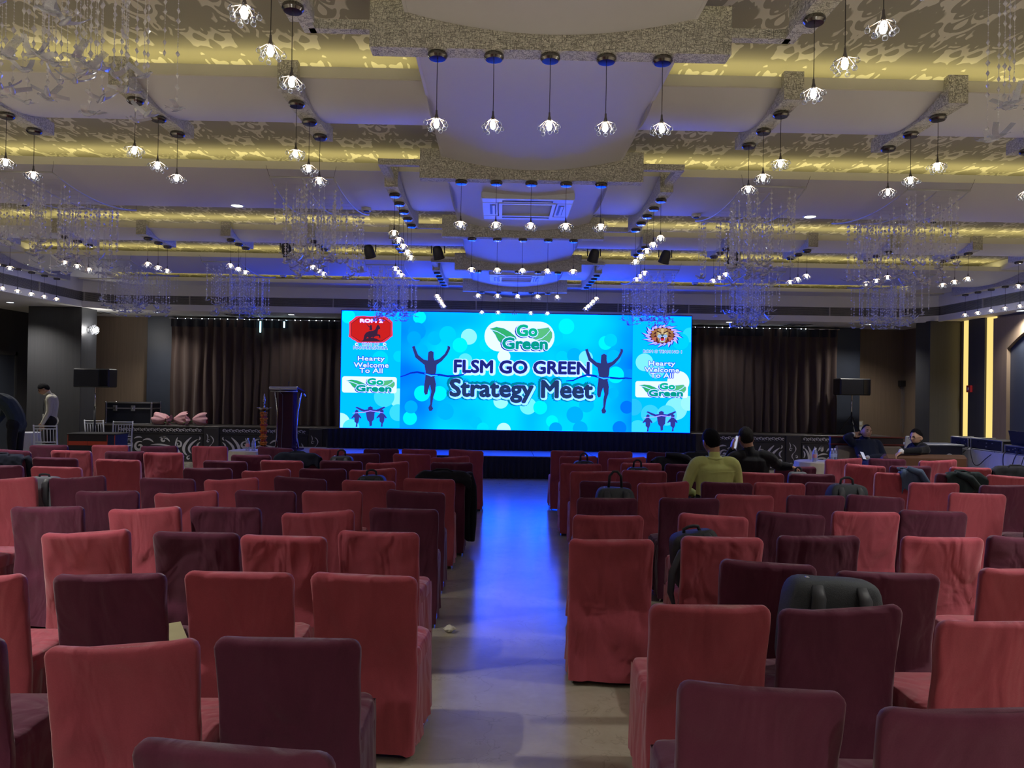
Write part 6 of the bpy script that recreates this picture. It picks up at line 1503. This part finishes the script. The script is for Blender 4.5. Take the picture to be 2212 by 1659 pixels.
t = thing('phone', 'dark phone with pale edge in the hand of the reclining man', 'phone', (6.0-.215, 12.28-.285, .735), .4); t.rotation_euler = (.9, .15, .3); MB().bbox(-.037, .037, -.076, .076, -.004, .004, .003).build('case', M_BLACK, t); MB().box(-.032, .032, -.068, .068, .004, .0052).build('screen', MATS['phone_glow'], t)
# man in glasses leaning over the leather sofa, turned towards the lectern side
ch = [torso('suit', .0, 1.15, .74, zs=.86)]+seated_lower(.10)
ch += [('white', [(0, .0, .985), (0, .01, 1.0)], [.068, .060], None), ('skin', [(0, -.005, .97), (0, .01, 1.01), (0, .03, 1.06)], [.060, .056, .060], None)]
sh = V3(-.19, .0, .90); el = V3(-.33, .17, .905); wr = V3(-.35, .40, .895)
ch += [('suit', [V3(-.11, -.01, .93), sh, (sh+el)/2, el], [.078, .072, .062, .054], None), ('suit', [el, (el+wr)/2, wr], [.054, .048, .042], None), ('white', [wr+V3(0, -.01, 0), wr+V3(0, .03, -.004)], [.040, .040], None)]+hand_chains(wr+V3(0, .03, -.006), V3(-.06, .75, -.55), V3(0, -.45, -1), -1, .45)
sh = V3(.19, .0, .90); el = V3(.22, .10, .68); wr = V3(.08, .28, .66)
ch += [('suit', [V3(.11, -.01, .93), sh, (sh+el)/2, el], [.078, .072, .062, .054], None), ('suit', [el, (el+wr)/2, wr], [.054, .048, .040], None)]+hand_chains(wr, V3(-.4, .8, -.1), V3(0, 0, -1), -1, .35)
p, hp = person('person in black suit and glasses, arm stretched along the leather sofa back', (6.27, 11.28, 0), PI/2-.02, ch, (V3(-.03, .05, 1.075), rot(.42, -.10, .04), 1.0), dict(skin=M_SKIN2, suit=M_SUITK, trouser=M_SUITK, shoe=M_SHOE, white=M_SHIRTW), (M_HAIR, .80, -.30, .020))
gl = MB()
for sx in (-1, 1):
    c = hp(PI/2-sx*.40, .03, .016); n_ = 14; d1 = (hp(PI/2-.6, .03, .016)-hp(PI/2+.6, .03, .016)).normalized(); d2 = Vector((0, 0, 1))
    gl.tube([c+d1*.024*math.cos(2*PI*k/n_)+d2*.017*math.sin(2*PI*k/n_) for k in range(n_+1)], .0022, 5)
    gl.tube([hp(PI/2-sx*.72, .05, .014), hp(PI/2-sx*1.1, .05, .010), hp(PI/2-sx*1.6, .03, .008)], .002, 5)
gl.tube([hp(PI/2-.12, .05, .020), hp(PI/2+.12, .05, .020)], .002, 5); gl.build('glasses', M_BLACK, p, smooth=True)
# standing man in pale shirt, looking down
def standing_legs(tg='trouser'):
    out = [(tg, [(-.08, 0, .93), (.08, 0, .93)], [.125, .125], (1., 1.))]
    for s in (-1, 1):
        out += [(tg, [(s*.09, 0, .90), (s*.10, .015, .68), (s*.10, .01, .48)], [.095, .080, .062], None), (tg, [(s*.10, .01, .48), (s*.10, -.01, .28), (s*.10, -.015, .09)], [.060, .056, .044], None), ('shoe', [(s*.10, -.03, .045), (s*.11, .10, .038), (s*.11, .17, .034)], [.042, .040, .03], None)]
    return out
ch = standing_legs()+[('shirt', [(0, 0, .93), (0, .0, 1.03), (0, -.01, 1.16), (0, -.01, 1.28), (0, .005, 1.37), (0, .02, 1.42), (0, .03, 1.45)], [.148, .142, .146, .160, .160, .12, .07], (1.14, .76))]
ch += [('skin', [(0, .02, 1.42), (0, .055, 1.48), (0, .085, 1.53)], [.060, .055, .058], None)]
for s in (-1, 1):
    sh = V3(s*.18, .0, 1.38); el = V3(s*.24, -.01, 1.12); wr = V3(s*.22, .10, .90)
    ch += [('shirt', [V3(s*.11, 0, 1.39), sh, (sh+el)/2, el], [.072, .066, .056, .050], None), ('shirt', [el, (el+wr)/2, wr], [.050, .045, .038], None)]+hand_chains(wr, V3(0, .25, -.95), V3(-s, 0, 0), s, .35)
p, hp = person('person standing in a cream shirt with a lanyard, head bowed', (-8.90, 15.20, 0), PI/2+.35, ch, (V3(0, .13, 1.555), rot(0, -.55, 0), 1.0), dict(skin=M_SKIN, shirt=M_CREAMS, trouser=M_TROU, shoe=M_SHOE), (M_HAIR, .52, -.42, .018))
ly = MB().tube([(-.065, .02, 1.44), (-.06, .11, 1.36), (-.03, .135, 1.22), (0, .135, 1.08), (.03, .135, 1.22), (.06, .11, 1.36), (.065, .02, 1.44)], .007, 6, sq=(1, .4)).build('lanyard', M_SUITK, p, smooth=True)
MB().bbox(-.03, .03, .132, .142, .96, 1.07, .004).build('name_badge', M_WPLASTIC, p)
MB().tube([(-.062, .055, 1.475), (-.055, -.02, 1.462), (0, -.04, 1.46), (.055, -.02, 1.462), (.062, .055, 1.475)], [.016, .02, .02, .02, .016], 8, sq=(1., .6)).build('shirt_collar', M_CREAMS, p, smooth=True)
# bending man in dark suit at the white cloth table
ch = standing_legs()+[('suit', [(0, 0, .93), (0, .0, 1.03), (0, .06, 1.17), (0, .16, 1.30), (0, .28, 1.37), (0, .37, 1.38), (0, .43, 1.37)], [.160, .158, .160, .168, .160, .12, .07], (1.16, .80))]
ch += [('skin', [(0, .40, 1.37), (0, .47, 1.36), (0, .53, 1.34)], [.060, .056, .058], None)]
for s in (-1, 1):
    sh = V3(s*.19, .30, 1.34); el = V3(s*.24, .40, 1.08); wr = V3(s*.16, .52, .86)
    ch += [('suit', [V3(s*.11, .29, 1.36), sh, (sh+el)/2, el], [.075, .070, .060, .054], None), ('suit', [el, (el+wr)/2, wr], [.054, .048, .042], None)]+hand_chains(wr, V3(-s*.1, .35, -.9), V3(-s, 0, 0), s, .4)
person('person in a dark suit bending forward beside the white cloth table', (-8.66, 13.75, 0), PI/2, ch, (V3(0, .60, 1.31), rot(0, -1.0, 0), 1.0), dict(skin=M_SKIN, suit=M_SUITT, trouser=M_SUITK, shoe=M_SHOE), (M_HAIR, .55, -.40, .016))
